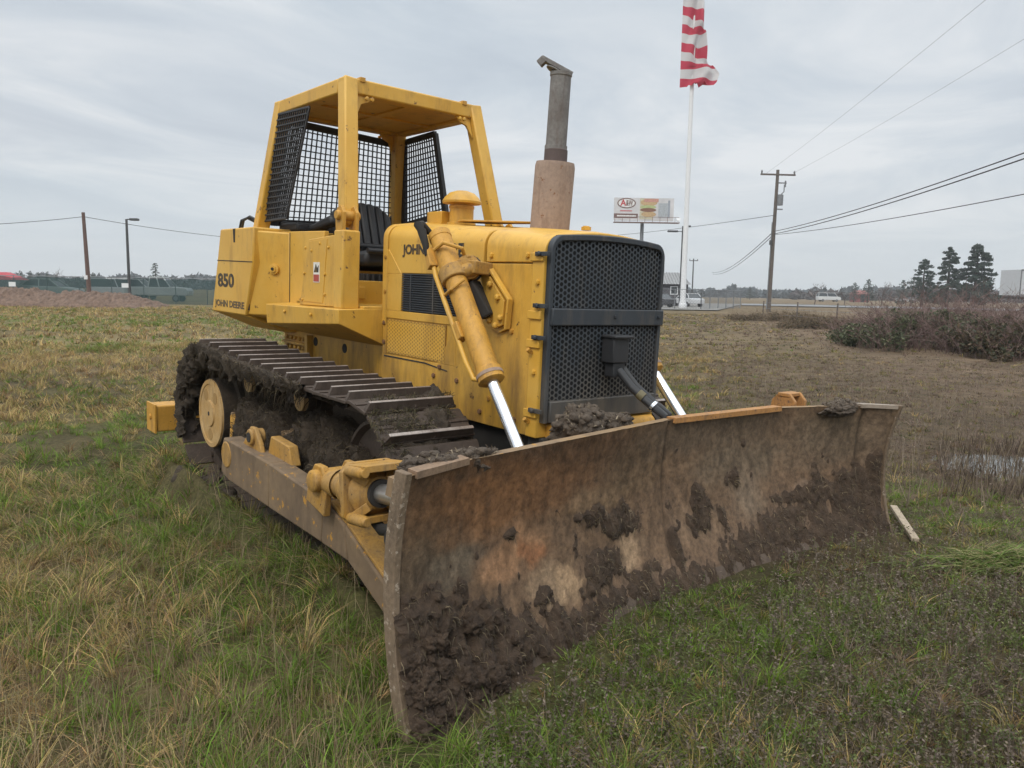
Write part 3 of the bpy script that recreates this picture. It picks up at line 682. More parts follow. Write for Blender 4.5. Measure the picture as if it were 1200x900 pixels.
# earth and roots hanging round the rear upper run and over the front shoes
pts = []; nrm = []
for k in range(1300):
    s_ = random.choice((random.uniform(-.75, .32), random.uniform(-.75, .32), random.uniform(.3, 1.7))); p, n_ = path_pt(s_ % L_ALL)
    y = -1.27 + abs(random.gauss(0, .10)); pts.append((p.x + random.gauss(0, .03), y, p.y + n_.y * .05 + random.uniform(-.10, .03))); nrm.append((n_.x * .3, -.5, -.5))
hg = fibres('hanging_roots', pts, nrm, .075, .0028, DK[:5], DZ, droop=.9, spread=.5)
for k in range(26):
    s_ = random.uniform(-.7, .35); p, n_ = path_pt(s_ % L_ALL)
    blob('earth_clod', M['track_mud'], hg, (p.x, -1.20 + random.uniform(-.03, .05), p.y - n_.y * .03 - .02), (random.uniform(.05, .12), .06, random.uniform(.03, .07)), .45, 3, 3, k)
for k in range(30):
    x = random.uniform(-.05, 1.15); r = random.uniform(.035, .085); blob('earth_clod', M['track_mud'], hg, (x, -1.37 + random.uniform(-.05, .05), .05 + random.uniform(0, .05) + .03 * (x < 0)), (r * 1.4, r, r), .5, 3, 3, k * 3.7)
pts = []; nrm = []
for k in range(3200):
    s_ = random.gauss(2.58, .16); p, n_ = path_pt(s_); y = random.uniform(-1.22, -.70) + .08 * math.sin(s_ * 9)
    if fbm((s_ * 5, y * 6, 1), 3) < -.05: continue
    pts.append((p.x + n_.x * .065, y, p.y + n_.y * .065)); nrm.append((n_.x, 0, n_.y + .2))
fibres('grass_on_track', pts, nrm, .05, .002, [(.09, .075, .04), (.16, .13, .075), (.05, .05, .022), (.05, .036, .025)], DZ, droop=.3, spread=1.2)
V = []; nx, ny = 330, 56
for i in range(nx):
    for j in range(ny):
        s_ = -.45 + 3.55 * i / (nx - 1); y = -1.20 + .52 * j / (ny - 1); p, n_ = path_pt(s_)
        e = max(0, 1 - abs(2 * i / (nx - 1) - 1) ** 3) * max(0, 1 - abs(2 * j / (ny - 1) - 1) ** 4)
        big = min(1, max(0, (s_ - 1.9) / .4)); hgt = -.022 + .030 * big + (.05 + .02 * big) * (fbm((s_ * 6, y * 5, 8), 6) + .18) + .012 * fbm((s_ * 40, y * 40, 2), 3) - .03 * (1 - e) - .02 * (1 - big) * (.5 + .5 * math.cos(2 * PI * (s_ / L_ALL * NS - .75)))
        V.append((p.x + n_.x * (.04 + hgt), y, p.y + n_.y * (.04 + hgt)))
F4 = np.array([(i * ny + j, (i + 1) * ny + j, (i + 1) * ny + j + 1, i * ny + j + 1) for i in range(nx - 1) for j in range(ny - 1)])
np_mesh('mud_on_track', np.array(V), F4, None, M['track_mud'], DZ, True)

V = []; nx, ny = 170, 14
for i in range(nx):
    for j in range(ny):
        s_ = -.95 + 2.75 * i / (nx - 1); t = j / (ny - 1); p, n_ = path_pt(s_ % L_ALL); rag = fbm((s_ * 7, 1, 4), 5)
        fade = min(1, (1.8 - s_) / 1.0); dep_ = (.13 + .10 * rag) * (.35 + .65 * fade)
        if t < .5: y, z = -1.295, -.13 * (1 - 2 * t) * (.7 + .6 * rag) * (.4 + .6 * fade)
        else: y, z = -1.295 + dep_ * (2 * t - 1), .0
        lump = .020 * fbm((s_ * 11, t * 4, 2), 5) + .010 * fbm((s_ * 45, t * 14, 5), 3)
        up_ = .062 + z + lump + (.02 * math.sin(PI * t)) - (.05 if t > .93 else 0)
        V.append((p.x + n_.x * up_, y - lump * (1.2 if t < .55 else 0) + .02 * (t < .1), p.y + n_.y * up_))
F4 = np.array([(i * ny + j, (i + 1) * ny + j, (i + 1) * ny + j + 1, i * ny + j + 1) for i in range(nx - 1) for j in range(ny - 1)])
V = np.array(V); rim = np_mesh('mud_rim', V, F4, None, M['track_mud'], DZ, True)
idx = rng.integers(0, len(V), 1500); fibres('rim_fibres', V[idx], np.tile([0, -.4, .3], (1500, 1)), .04, .0024, DK, rim, droop=.6)

# ---- lift cylinders
for sg in (-1, 1):
    q = lambda x, y, z: Vector((x, y * -sg - (.13 if sg > 0 else 0), z))
    A, B, Cc = q(2.194, -.66, 1.901), q(2.786, -.70, 1.124), q(3.16, -.74, .70)
    m = MB(); d = (B - A).normalized()
    m.lathe(A - d * .0, d, [(.035, .052), (.045, .064), (.08, .064), (.082, .061), ((B - A).length - .05, .061), ((B - A).length - .045, .070), ((B - A).length + .02, .070), ((B - A).length + .03, .055)], 28)
    lc = m.build('lift_cylinder', M['worn_yellow'], DZ)
    MB().tube([B, Cc], .031, 20).build('rod', M['chrome'], lc)
    MB().lathe(B - d * .02, d, [(0, .073), (.018, .073)], 24).build('gland', M['rust'], lc)
    # gimbal: yoke ring, trunnion cap, bracket on the hood side
    Tm = A + d * .33
    m = MB(); m.lathe(Tm - d * .04, d, [(0, .064), (.0, .078), (.08, .078), (.08, .064)], 26)
    m.lathe(Tm + q(.02, .0, .01), q(.55, .85, .35), [(0, .04), (.12, .04)], 20)
    m.beam(Tm + q(.08, .05, .05), q(2.45, -.48, 1.68), .07, .07)
    yk = m.build('cylinder_yoke', M['grimy'], DZ, .006)
    m = MB(); c0 = q(2.425, -.60, 1.685); ax = q(.72, -.65, .1)
    m.lathe(c0, ax, [(-.06, .068), (.02, .068), (.025, .05), (.04, .05), (.042, .03)], 20)
    for k in range(6):
        a = k * PI / 3; e1 = Vector((0, 0, 1)); e2 = ax.normalized().cross(e1).normalized()
        m.bolt(c0 + ax.normalized() * .02 + (e1 * math.cos(a) + e2 * math.sin(a)) * .056, ax, .012, .014)
    m.build('trunnion_cap', M['grimy'], yk, .002)
    m = MB(); m.lathe(c0 - ax.normalized() * .10, ax, [(0, .075), (.05, .078)], 20)
    m.beam(q(2.40, -.56, 1.60), q(2.50, -.50, 1.42), .12, .07); m.build('trunnion_grease', M['dark'], yk, .01)
    pl = [(2.36, 1.70), (2.44, 1.70), (2.64, 1.515), (2.63, 1.36), (2.56, 1.335), (2.46, 1.36), (2.44, 1.52)]
    m = MB(); m.prism([q(x, -.475, z) for x, z in pl], q(0, .03, 0)); m.prism([q(2.53 + (x - 2.53) * .82, -.497, 1.5 + (z - 1.5) * .84) for x, z in pl], q(0, .03, 0))
    m.beam(q(2.46, -.485, 1.70), q(2.655, -.485, 1.52), .014, .035, up=q(0, -1, 0)); m.beam(q(2.655, -.485, 1.525), q(2.64, -.485, 1.36), .014, .035, up=q(0, -1, 0))
    for x, z in ((2.57, 1.53), (2.60, 1.42), (2.50, 1.40), (2.56, 1.375), (2.50, 1.60)): m.bolt(q(x, -.497, z), q(0, -1, 0), .018, .018)
    m.build('trunnion_bracket', Y, DZ, .004)
    # hydraulic pipe clipped along the barrel and the black hose at its head
    o_ = q(-.055, -.055, -.03)
    pp = [A + o_ + d * .16, A + o_ * 1.15 + d * .30, A + o_ * 1.15 + d * .85, B + o_ * 1.05 - d * .02, B + o_ * .5 + d * .0]
    hp = MB().tube(pp, .0145, 10).build('hydraulic_pipe', Y, lc)
    MB().beam(A + o_ + d * .12, A + o_ * 1.15 + d * .24, .05, .05).build('pipe_clip', M['worn_yellow'], lc, .004)
    m = MB(); m.beam(A + o_ * .9 + d * .62, A + o_ * .9 + d * .72, .06, .05, up=(0, 1, 0)); m.build('pipe_clip', M['worn_yellow'], lc, .004)
    m = MB(); m.tube([A + q(-.03, -.085, -.02), A + q(-.05, -.09, .01), A + q(-.068, -.06, .015), A + q(-.08, .0, -.02)], [.02, .028, .026, .02], 10)
    m.tube([A + q(-.02, -.088, -.02), A + q(.02, -.085, -.10), A + q(.035, -.085, -.16)], [.026, .02, .012], 10)
    m.build('hose_elbow', M['dark'], lc)
    m = MB(); m.tube([A + d * .20 + q(-.02, -.075, .03), A + d * .20 + q(.05, -.06, .07), A + d * .22 + q(.10, .02, .06), c0 + q(-.03, 0, .05)], .011, 8); m.build('pipe_loop', M['worn_yellow'], lc); m = MB(); m.tube([Tm + d * .1 + q(-.05, -.06, -.03), Tm + d * .12 + q(.02, -.075, .02), Tm + d * .10 + q(.07, -.02, .06)], .009, 8)
    m.build('pipe_loop', M['worn_yellow'], lc)

# ---- blade: a shallow U in plan, hollow in section
TYs, TXs = [-1.73, -1.42, -.96, .07, 1.09, 1.75, 1.89], [3.66, 3.57, 3.50, 3.345, 3.38, 3.60, 3.74]
BYs, BXs = [-1.78, -.29, 1.09, 1.89], [3.83, 3.58, 3.67, 3.80]
PY_ = lambda s_: -1.725 + s_ * 3.615


def bl(s_, t_, off=0.0):
    y = PY_(s_) - .055 * max(0, 1 - t_) ** 1.2 * (1 - s_) ** 10 + .04 * max(0, 1 - t_) * s_ ** 10; xt = float(np.interp(y, TYs, TXs)); xb = float(np.interp(y, BYs, BXs))
    return Vector((xb + (xt - xb) * t_ - .42 * t_ * (1 - t_) + off, y, -.03 + .96 * t_))


BL_BLOBS = [(.06, .12, .10, .30, 1.0), (.03, .36, .06, .14, .9), (.11, .30, .05, .14, .8), (.09, .02, .12, .12, 1.0), (.16, .20, .05, .10, .8),
            (.16, .625, .022, .045, .8), (.145, .60, .012, .03, .6), (.33, .595, .018, .045, .9), (.295, .60, .009, .025, .7), (.382, .50, .034, .07, .9), (.335, .34, .045, .085, .9), (.30, .26, .03, .05, .7), (.25, .66, .006, .015, .6),
            (.20, .32, .035, .06, .55), (.57, .50, .024, .10, .9), (.56, .40, .025, .08, .7), (.655, .615, .016, .05, .9), (.62, .42, .016, .065, .7), (.80, .43, .055, .07, .75), (.86, .44, .04, .08, .8), (.955, .50, .016, .09, .9),
            (.985, .60, .012, .09, .9), (.965, .42, .02, .06, .7), (.92, .53, .02, .06, .6), (.50, .28, .013, .22, .75), (.35, .17, .14, .055, .8), (.46, .12, .10, .06, .7), (.60, .18, .09, .08, .6), (.75, .25, .10, .10, .8), (.88, .20, .10, .18, .9), (.70, .08, .12, .08, .7),
            (.97, .15, .05, .2, .8), (.27, .05, .05, .08, .5)]


def mudfield(s_, t_):
    v = 0.0
    for a, b2, ra, rb, h_ in BL_BLOBS + [(.22, .12, .06, .14, .75), (.30, .10, .06, .10, .7), (.42, .22, .05, .06, .6), (.53, .14, .06, .10, .7), (.66, .22, .06, .12, .75), (.93, .34, .06, .14, .85), (.80, .32, .08, .10, .7)]:
        e = ((s_ - a) / ra) ** 2 + ((t_ - b2) / rb) ** 2
        if e < 6: v = max(v, h_ * math.exp(-e * .8))
    y = PY_(s_) ; return v + .30 * fbm((y * 3.2, t_ * 3.0, 5), 5) + .34 * fbm((y * 15, t_ * 8, 2), 6) - .38


BL_TINT = [((.15, .108, .076), .5, .5, 3, 3, 0), ((.105, .062, .038), .20, .92, .22, .14, .7), ((.205, .112, .055), .13, .80, .13, .16, .8), ((.18, .105, .06), .26, .76, .10, .10, .6), ((.34, .215, .135), .17, .54, .06, .10, .8), ((.30, .145, .075), .20, .50, .015, .05, .7),
           ((.10, .082, .062), .03, .55, .05, .25, .8), ((.13, .115, .095), .07, .56, .04, .09, .9), ((.31, .245, .18), .225, .33, .04, .10, .9), ((.37, .285, .20), .262, .32, .022, .09, .9), ((.33, .26, .19), .40, .34, .03, .10, .9), ((.23, .175, .12), .35, .66, .08, .06, .6),
           ((.13, .098, .068), .42, .75, .08, .12, .7), ((.20, .15, .11), .56, .38, .07, .12, .8), ((.145, .125, .10), .68, .70, .12, .15, .8), ((.19, .16, .13), .69, .48, .04, .14, .9), ((.115, .095, .075), .60, .90, .2, .10, .8), ((.135, .115, .092), .90, .80, .10, .2, .8),
           ((.23, .18, .145), .83, .46, .025, .04, .9), ((.25, .20, .15), .975, .42, .010, .05, .9), ((.20, .145, .115), .31, .07, .06, .06, .9), ((.19, .14, .105), .45, .20, .07, .05, .8), ((.22, .18, .16), .74, .10, .06, .05, .7), ((.16, .13, .105), .985, .8, .02, .3, .8)]


def tint(s_, t_):
    c = np.array(BL_TINT[0][0]); w = 1.0
    ws = s_ + .018 * fbm((s_ * 25, t_ * 9, 1), 4); wt = t_ + .05 * fbm((s_ * 25, t_ * 9, 7), 4)
    for k, a, b2, ra, rb, al in BL_TINT[1:]:
        e = ((ws - a) / ra) ** 2 + ((wt - b2) / rb) ** 2
        if e < 5:
            f_ = al * min(1, math.exp(-e * e * .9) * 1.05); c = c * (1 - f_) + np.array(k) * f_
    n1 = fbm((s_ * 60, t_ * 9, 3), 5)
    return c * np.array((.90, .77, .63)) * (1 + .4 * n1)


na, nb = 300, 84
V = []; Cc_ = []
for i in range(na):
    for j in range(nb):
        s_, t_ = i / (na - 1), j / (nb - 1); p = bl(s_, t_); y = p.y
        dent = .012 * fbm((y * 1.7, t_ * 1.5, 0), 3) * math.sin(PI * t_)
        ys_ = y - (.07 - .06 * (1 - t_)); dent -= .012 * math.exp(-((y - 1.735) / .012) ** 2); seam = -.014 * math.exp(-(ys_ / .012) ** 2) + .004 * (1 if ys_ < 0 else 0)
        V.append((p.x + dent + seam + .002 * fbm((y * 30, t_ * 25, 1), 3), y, p.z + (.006 * fbm((y * 4, 0, 0), 4) if t_ > .97 else 0)))
        c = tint(s_, t_) * (1 - .40 * math.exp(-((y - (.07 - .06 * (1 - t_))) / .018) ** 2)) * (1 - .5 * math.exp(-((y - 1.735) / .014) ** 2)); k = max(0, min(1, (mudfield(s_, t_) + .20) * 3.2)) * .8
        Cc_.append(c * (1 - k) + np.array((.098, .063, .040)) * k)
F4 = np.array([(i * nb + j, (i + 1) * nb + j, (i + 1) * nb + j + 1, i * nb + j + 1) for i in range(na - 1) for j in range(nb - 1)])
VF = np.array(V)
M['blade'] = attr_mat('rusty_blade_steel', 0.62, nscale=34, nstr=0.55, lit=(.38, 1.62), spec=0.35)
blade = np_mesh('blade', VF, F4, np.array(Cc_), M['blade'], DZ, True)
m = MB()                                                        # back sheet, top edge, ribs
K = 30
for i in range(K):
    a, b2 = i / K, (i + 1) / K
    for j in range(8):
        t0, t1 = j / 8, (j + 1) / 8
        m.add([bl(a, t0, -.05), bl(b2, t0, -.05), bl(b2, t1, -.05), bl(a, t1, -.05)], [(0, 1, 2, 3)])
    m.add([bl(a, 1), bl(b2, 1), bl(b2, 1, -.05), bl(a, 1, -.05)], [(0, 1, 2, 3)])
bk = m.build('blade_back', M['arm'], blade, recalc=False)
m = MB()
for i in range(K):
    a, b2 = max(.004, i / K), min(.996, (i + 1) / K)
    for t0, t1 in ((.88, .955),):
        m.hexa([bl(a, t0, -.16), bl(a, t0, -.045), bl(b2, t0, -.045), bl(b2, t0, -.16)], [bl(a, t1, -.16), bl(a, t1, -.045), bl(b2, t1, -.045), bl(b2, t1, -.16)])
m.build('blade_rib', M['arm'], blade)
for s_ in (0, 1):
    m = MB(); e = -.022 if s_ == 0 else .022; k = 14
    e2 = Vector((0, e * 1.3, 0)); vs = []
    for j in range(k + 1):
        z_ = Vector((0, 0, .012 if j == k else 0)); vs += [bl(s_, j / k, .012) + z_, bl(s_, j / k, -.06) + z_, bl(s_, j / k, -.06) + z_ + e2, bl(s_, j / k, .012) + z_ + e2]
    m.add(vs, [(j * 4 + i, j * 4 + (i + 1) % 4, j * 4 + 4 + (i + 1) % 4, j * 4 + 4 + i) for j in range(k) for i in range(4)] + [(0, 1, 2, 3), (k * 4, k * 4 + 1, k * 4 + 2, k * 4 + 3)])
    m.build('end_plate', coat('scuffed_end_plate', (.165, .115, .072), .7, dirt=(.075, .052, .034), dirt_amt=1.0, scale=6, fleck=.4, bumpy=.6, chip_amt=.5, chip=(.32, .26, .2)), blade, .004)
m = MB()
for i in range(K):
    a, b2 = i / K, (i + 1) / K
    m.hexa([bl(a, -.03, -.03), bl(a, -.03, .004), bl(b2, -.03, .004), bl(b2, -.03, -.03)], [bl(a, .16, -.03), bl(a, .16, .002), bl(b2, .16, .002), bl(b2, .16, -.03)])
m.build('cutting_edge', coat('cutting_edge_steel', (.085, .058, .04), .7, dirt=(.05, .034, .025), dirt_amt=1, scale=5, fleck=.3, bumpy=.4), blade)


def strip(s0, s1, mat, name, k=10, dz=.0, lo_=-.032):
    m = MB()
    for i in range(k):
        a, b2 = s0 + (s1 - s0) * i / k, s0 + (s1 - s0) * (i + 1) / k
        lo, hi = Vector((0, 0, lo_)), Vector((0, 0, .010 + dz))
        m.hexa([bl(a, 1, -.045) + lo, bl(a, 1, .016) + lo, bl(b2, 1, .016) + lo, bl(b2, 1, -.045) + lo], [bl(a, 1, -.045) + hi, bl(a, 1, .016) + hi, bl(b2, 1, .016) + hi, bl(b2, 1, -.045) + hi])
    return m.build(name, mat, blade)


M['orange'] = coat('worn_orange_paint', (.38, .18, .05), .65, dirt=(.15, .09, .05), dirt_amt=1, scale=9, fleck=.3, chip_amt=.6, chip=(.12, .07, .045), bumpy=.2)
strip(.505, .775, M['orange'], 'wear_strip', 10, 0, -.018)
strip(.005, .085, coat('worn_edge_steel', (.23, .15, .095), .55, dirt=(.10, .07, .05), dirt_amt=1, scale=9, fleck=.4, bumpy=.2), 'wear_strip', 4, .004, -.012)
strip(.945, .995, coat('grey_edge_steel', (.26, .21, .165), .6, dirt=(.12, .09, .065), dirt_amt=1, scale=9), 'wear_strip', 4, .002, -.012)
# mud caked on the face, as a layer of its own thickness
V = []; T_ = np.zeros((na, nb))
for i in range(na):
    for j in range(nb):
        s_, t_ = i / (na - 1), j / (nb - 1); T_[i, j] = mudfield(s_, t_); p = VF[i * nb + j]
        k = T_[i, j]
        corner = 1 + .7 * math.exp(-((s_ - .05) / .10) ** 2 - ((t_ - .1) / .28) ** 2)
        sm = .55 + .45 * math.exp(-(max(0, s_ - .16) / .10) ** 2); th = sm * (min(.034, max(-.012, k * .085)) + (.012 * fbm((p[1] * 26, p[2] * 26, 4), 5) + .011 * fbm((p[1] * 75, p[2] * 75, 9), 4) if k > 0 else 0)) * (corner if k > 0 else 1)
        ov = .03 * max(0, .12 - s_) / .12 if k > .1 else 0
        V.append((p[0] + th, p[1] - (ov if i == 0 else 0), p[2]))
keep = [q4 for q4 in F4 if max(T_.ravel()[list(q4)]) > 0.0]
mv = np.array(V); cm = np_mesh('caked_mud', mv, np.array(keep), None, M['mud'], blade, True)
mi = np.array([i for i in range(len(mv)) if T_.ravel()[i] > .05]); mi = mi[mv[mi][:, 2] < .72]
idx = rng.choice(mi, 5200); fibres('mud_straw', mv[idx], np.tile([1, 0, -.2], (5200, 1)), .04, .0016, [(.10, .075, .045), (.16, .125, .08), (.06, .043, .03), (.045, .032, .022), (.26, .20, .12)], cm, spread=1.1, droop=.5)
for k in range(40):
    s_ = abs(random.gauss(0, .06)) + .005; t_ = random.uniform(-.02, .36)
    if s_ > .17: continue
    p = bl(s_, max(0, t_), .05); r = random.uniform(.02, .05)
    blob('mud_clod', M['mud'], cm, (p.x, p.y, p.z), (r * .7, r, r * .9), .5, 4, 4, k * 1.7)
for k in range(40):
    s_ = random.uniform(.1, 1); p = bl(s_, random.uniform(0, .07), .03); r = random.uniform(.02, .055)
    blob('mud_clod', M['mud'], cm, tuple(p), (r, r * 1.2, r * .6), .5, 3, 3, k * 2.3)
# crumbly heaps lying along the top behind the edge
for k, (x, y, a, b2, h_) in enumerate(((3.565, -1.56, .06, .12, .055), (3.53, -1.36, .05, .15, .05), (3.28, -.48, .085, .18, .115), (3.28, -.27, .06, .15, .07), (3.53, 1.60, .07, .20, .05))):
    hp = blob('soil_heap', M['dry_mud'], blade, (x - .03, y, .905), (a, b2, h_), .30, 3.2, 5, k * 3.1)
    vv = np.array([v.co for v in hp.data.vertices]); vv = vv[vv[:, 2] > .92]
    idx = rng.integers(0, len(vv), int(260 * (h_ / .1)))
    for kk in range(int(60 * h_ / .1)):
        c_ = vv[random.randrange(len(vv))]; r = random.uniform(.008, .022); blob('soil_crumb', M['dry_mud'], hp, tuple(c_), (r, r * 1.3, r * .8), .5, 3, 2, kk * 1.3)
    fibres('heap_straw', vv[idx], np.tile([-.1, 0, 1.0], (len(idx), 1)), .03, .0036, [(.13, .10, .07), (.24, .19, .13), (.08, .06, .045), (.33, .27, .19)], hp, spread=1.3, droop=.3)

# ---- push arms and tilt cylinders
for sg in (-1, 1):
    q = lambda x, y, z: Vector((x, y * -sg, z))
    out = [(.98, .36), (1.02, .58), (1.12, .585), (1.75, .56), (2.42, .50), (2.62, .46), (3.20, .18), (3.55, .12), (3.55, -.0), (3.10, .03), (2.72, .20), (2.45, .275), (1.75, .30), (1.1, .32)]
    top = [(.98, .36), (1.02, .56), (1.75, .545), (2.44, .50), (2.66, .43), (3.22, .19), (3.60, .13)]
    bot = [(.98, .33), (1.1, .30), (1.75, .285), (2.42, .275), (2.70, .265), (3.15, .085), (3.60, .02)]
    m = MB()
    for i in range(len(top) - 1):
        m.hexa([q(bot[i][0], -1.455, bot[i][1]), q(bot[i + 1][0], -1.455, bot[i + 1][1]), q(bot[i + 1][0], -1.335, bot[i + 1][1]), q(bot[i][0], -1.335, bot[i][1])],
               [q(top[i][0], -1.455, top[i][1]), q(top[i + 1][0], -1.455, top[i + 1][1]), q(top[i + 1][0], -1.335, top[i + 1][1]), q(top[i][0], -1.335, top[i][1])])
    arm = m.build('push_arm', M['arm_mud'], DZ, .01)
    m = MB(); m.beam(q(2.48, -1.345, .500), q(2.66, -1.345, .438), .19, .016); m.beam(q(2.66, -1.345, .438), q(3.22, -1.345, .198), .19, .016); m.beam(q(2.66, -1.30, .37), q(3.22, -1.30, .14), .11, .10); m.build('arm_top_plate', M['grimy'], arm, .003)
    m = MB()                                                    # rear trunnion and the two ears on the frame
    m.lathe(q(1.08, -1.46, .46), q(0, 1, 0), [(0, .085), (.26, .085)], 22); m.prism([q(1.18, -1.40, .52), q(1.52, -1.40, .52), q(1.48, -1.40, .60), q(1.40, -1.40, .68), q(1.33, -1.40, .68), q(1.26, -1.40, .60)], q(0, .03, 0))
    m.lathe(q(1.365, -1.42, .62), q(0, 1, 0), [(0, .05), (.09, .05)], 18); m.prism([q(1.50, -1.36, .53), q(1.85, -1.36, .53), q(1.80, -1.36, .64), q(1.55, -1.36, .655)], q(0, .06, 0))
    m.build('trunnion', M['grimy'], arm, .008)
    MB().lathe(q(1.365, -1.425, .62), q(0, 1, 0), [(0, .03), (.01, .03)], 14).build('trunnion_hole', M['dark'], arm)
    # inner diagonal brace
    MB().beam(q(2.55, -1.30, .40), q(3.30, -.88, .25), .10, .22).build('diagonal_brace', M['grimy'], DZ, .012)
    # tilt cylinder
    A, B = q(2.60, -1.47, .628), q(3.50 if sg < 0 else 3.40, -1.50, .745)
    d = (B - A).normalized()
    m = MB(); m.lathe(A - d * .06, d, [(0, .06), (.15, .075), (.08, .065), (.20, .065), (.27, .10), (.33, .105)], 24)
    tc = m.build('tilt_cylinder', M['grimy'], DZ, .004)
    m = MB(); up = Vector((0, 0, 1)); sd = d.cross(up).normalized(); u2 = sd.cross(d)
    def ring_at(e, r): 
        c = A + d * e; return [c + sd * (r * x) + u2 * (r * z) for x, z in ((-1, -.72), (-.72, -1), (.72, -1), (1, -.72), (1, .72), (.72, 1), (-.72, 1), (-1, .72))]
    m.hexa(ring_at(.33, .135), ring_at(.365, .135))
    for a in (45, 135, 225, 315):
        c = A + d * .365 + (sd * math.cos(R_(a)) + u2 * math.sin(R_(a))) * .145; m.lathe(c, d, [(0, .026), (.13, .026), (.132, .02), (.155, .02)], 12)
    m.lathe(A + d * .365, d, [(0, .115), (.02, .115), (.05, .08), (.075, .072), (.08, .06)], 24)
    m.beam(A + d * .36 + u2 * .115, A + d * .52 + u2 * .118, .22, .03); m.beam(A + d * .36 - u2 * .11, A + d * .45 - u2 * .11, .15, .03)
    for a in (45, 135, 225, 315): m.beam(A + d * .37 + (sd * math.cos(R_(a)) + u2 * math.sin(R_(a))) * .15, A + d * .44 + (sd * math.cos(R_(a)) + u2 * math.sin(R_(a))) * .07, .03, .04)
    m.build('gland_housing', M['grimy'], tc, .005)
    MB().lathe(A + d * .435, d, [(0, .062), (.03, .062)], 22).build('gland_seal', M['dark'], tc)
    MB().tube([A + d * .42, B], .042, 20).build('rod', M['oldrod'], tc)
    m = MB()
    for e in (-.085, .075): m.prism([q(2.38, -1.40 + e - .0, .50), q(2.58, -1.40 + e, .46), q(2.60, -1.40 + e, .62), q(2.55, -1.40 + e, .70), q(2.47, -1.40 + e, .70), q(2.41, -1.40 + e, .62)], q(0, -.035, 0))
    m.lathe(q(2.51, -1.56, .625), q(0, 1, 0), [(0, .04), (.01, .055), (.25, .055), (.26, .04)], 20)
    m.build('arm_clevis', M['grimy'], arm, .006)
    m = MB(); m.tube([A + d * .30 - u2 * .09, A + d * .45 - u2 * .16, A + d * .62 - u2 * .13], [.022, .026, .03], 10); m.lathe(A + d * .62 - u2 * .17 - sd * .06, sd, [(0, .045), (.12, .045)], 14); m.build('tilt_hose', M['dark'], tc)
    # clevis standing on the far end of the blade back
    m = MB()
    for e in (-.05, .07): m.prism([q(3.19, -1.36 + e, .84), q(3.37, -1.36 + e, .84), q(3.37, -1.36 + e, .95), q(3.33, -1.36 + e, .995), q(3.25, -1.36 + e, .995), q(3.21, -1.36 + e, .95)], q(0, .025, 0))
    m.box(3.25, 3.33, min(q(0, -1.41, 0).y, q(0, -1.26, 0).y), max(q(0, -1.41, 0).y, q(0, -1.26, 0).y), .975, .998)
    if sg > 0: m.build('blade_clevis', M['orange'], blade, .004)

# ---- rear toolbar: yellow box ends standing out behind the near track
m = MB(); m.box(-1.02, -.80, -1.37, 1.37, .265, .485); m.build('rear_toolbar', M['worn_yellow'], DZ, .012)
m = MB(); m.box(-.80, -.35, -.2, .2, .3, .5); m.build('drawbar_frame', M['arm'], DZ, .01)
m = MB(); m.box(-1.03, -.79, -1.385, -1.37, .255, .495); m.bolt((-.91, -1.385, .38), (0, -1, 0), .025, .01); m.build('toolbar_cap', M['worn_yellow'], DZ, .003)

# ================================================================== THE FIELD
def lattice(seed): r = np.random.default_rng(seed); return r.random((256, 256))


_LT = [lattice(s) for s in range(12)]


def vnoise(x, y, k=0):
    xi = np.floor(x).astype(int); yi = np.floor(y).astype(int); fx = x - xi; fy = y - yi
    fx = fx * fx * (3 - 2 * fx); fy = fy * fy * (3 - 2 * fy); L = _LT[k % 12]
    g = lambda a, b: L[a & 255, b & 255]
    return (g(xi, yi) * (1 - fx) + g(xi + 1, yi) * fx) * (1 - fy) + (g(xi, yi + 1) * (1 - fx) + g(xi + 1, yi + 1) * fx) * fy


def vfbm(x, y, k=0, o=4):
    s = 0; a = .5; t = 0
    for i in range(o): s = s + a * vnoise(x * 2 ** i + 17 * i, y * 2 ** i + 9 * i, k + i); t += a; a *= .55
    return s / t


def spot(x, y, u, v, ra, rb=None, rot=0.0):
    p = gp(u, v); dx, dy = x - p.x, y - p.y; h = HX; 
    a = dx * h.x + dy * h.y; b = -dx * h.y + dy * h.x
    if rot: a, b = a * math.cos(rot) + b * math.sin(rot), -a * math.sin(rot) + b * math.cos(rot)
    return np.exp(-((a / ra) ** 2 + (b / (rb or ra)) ** 2))


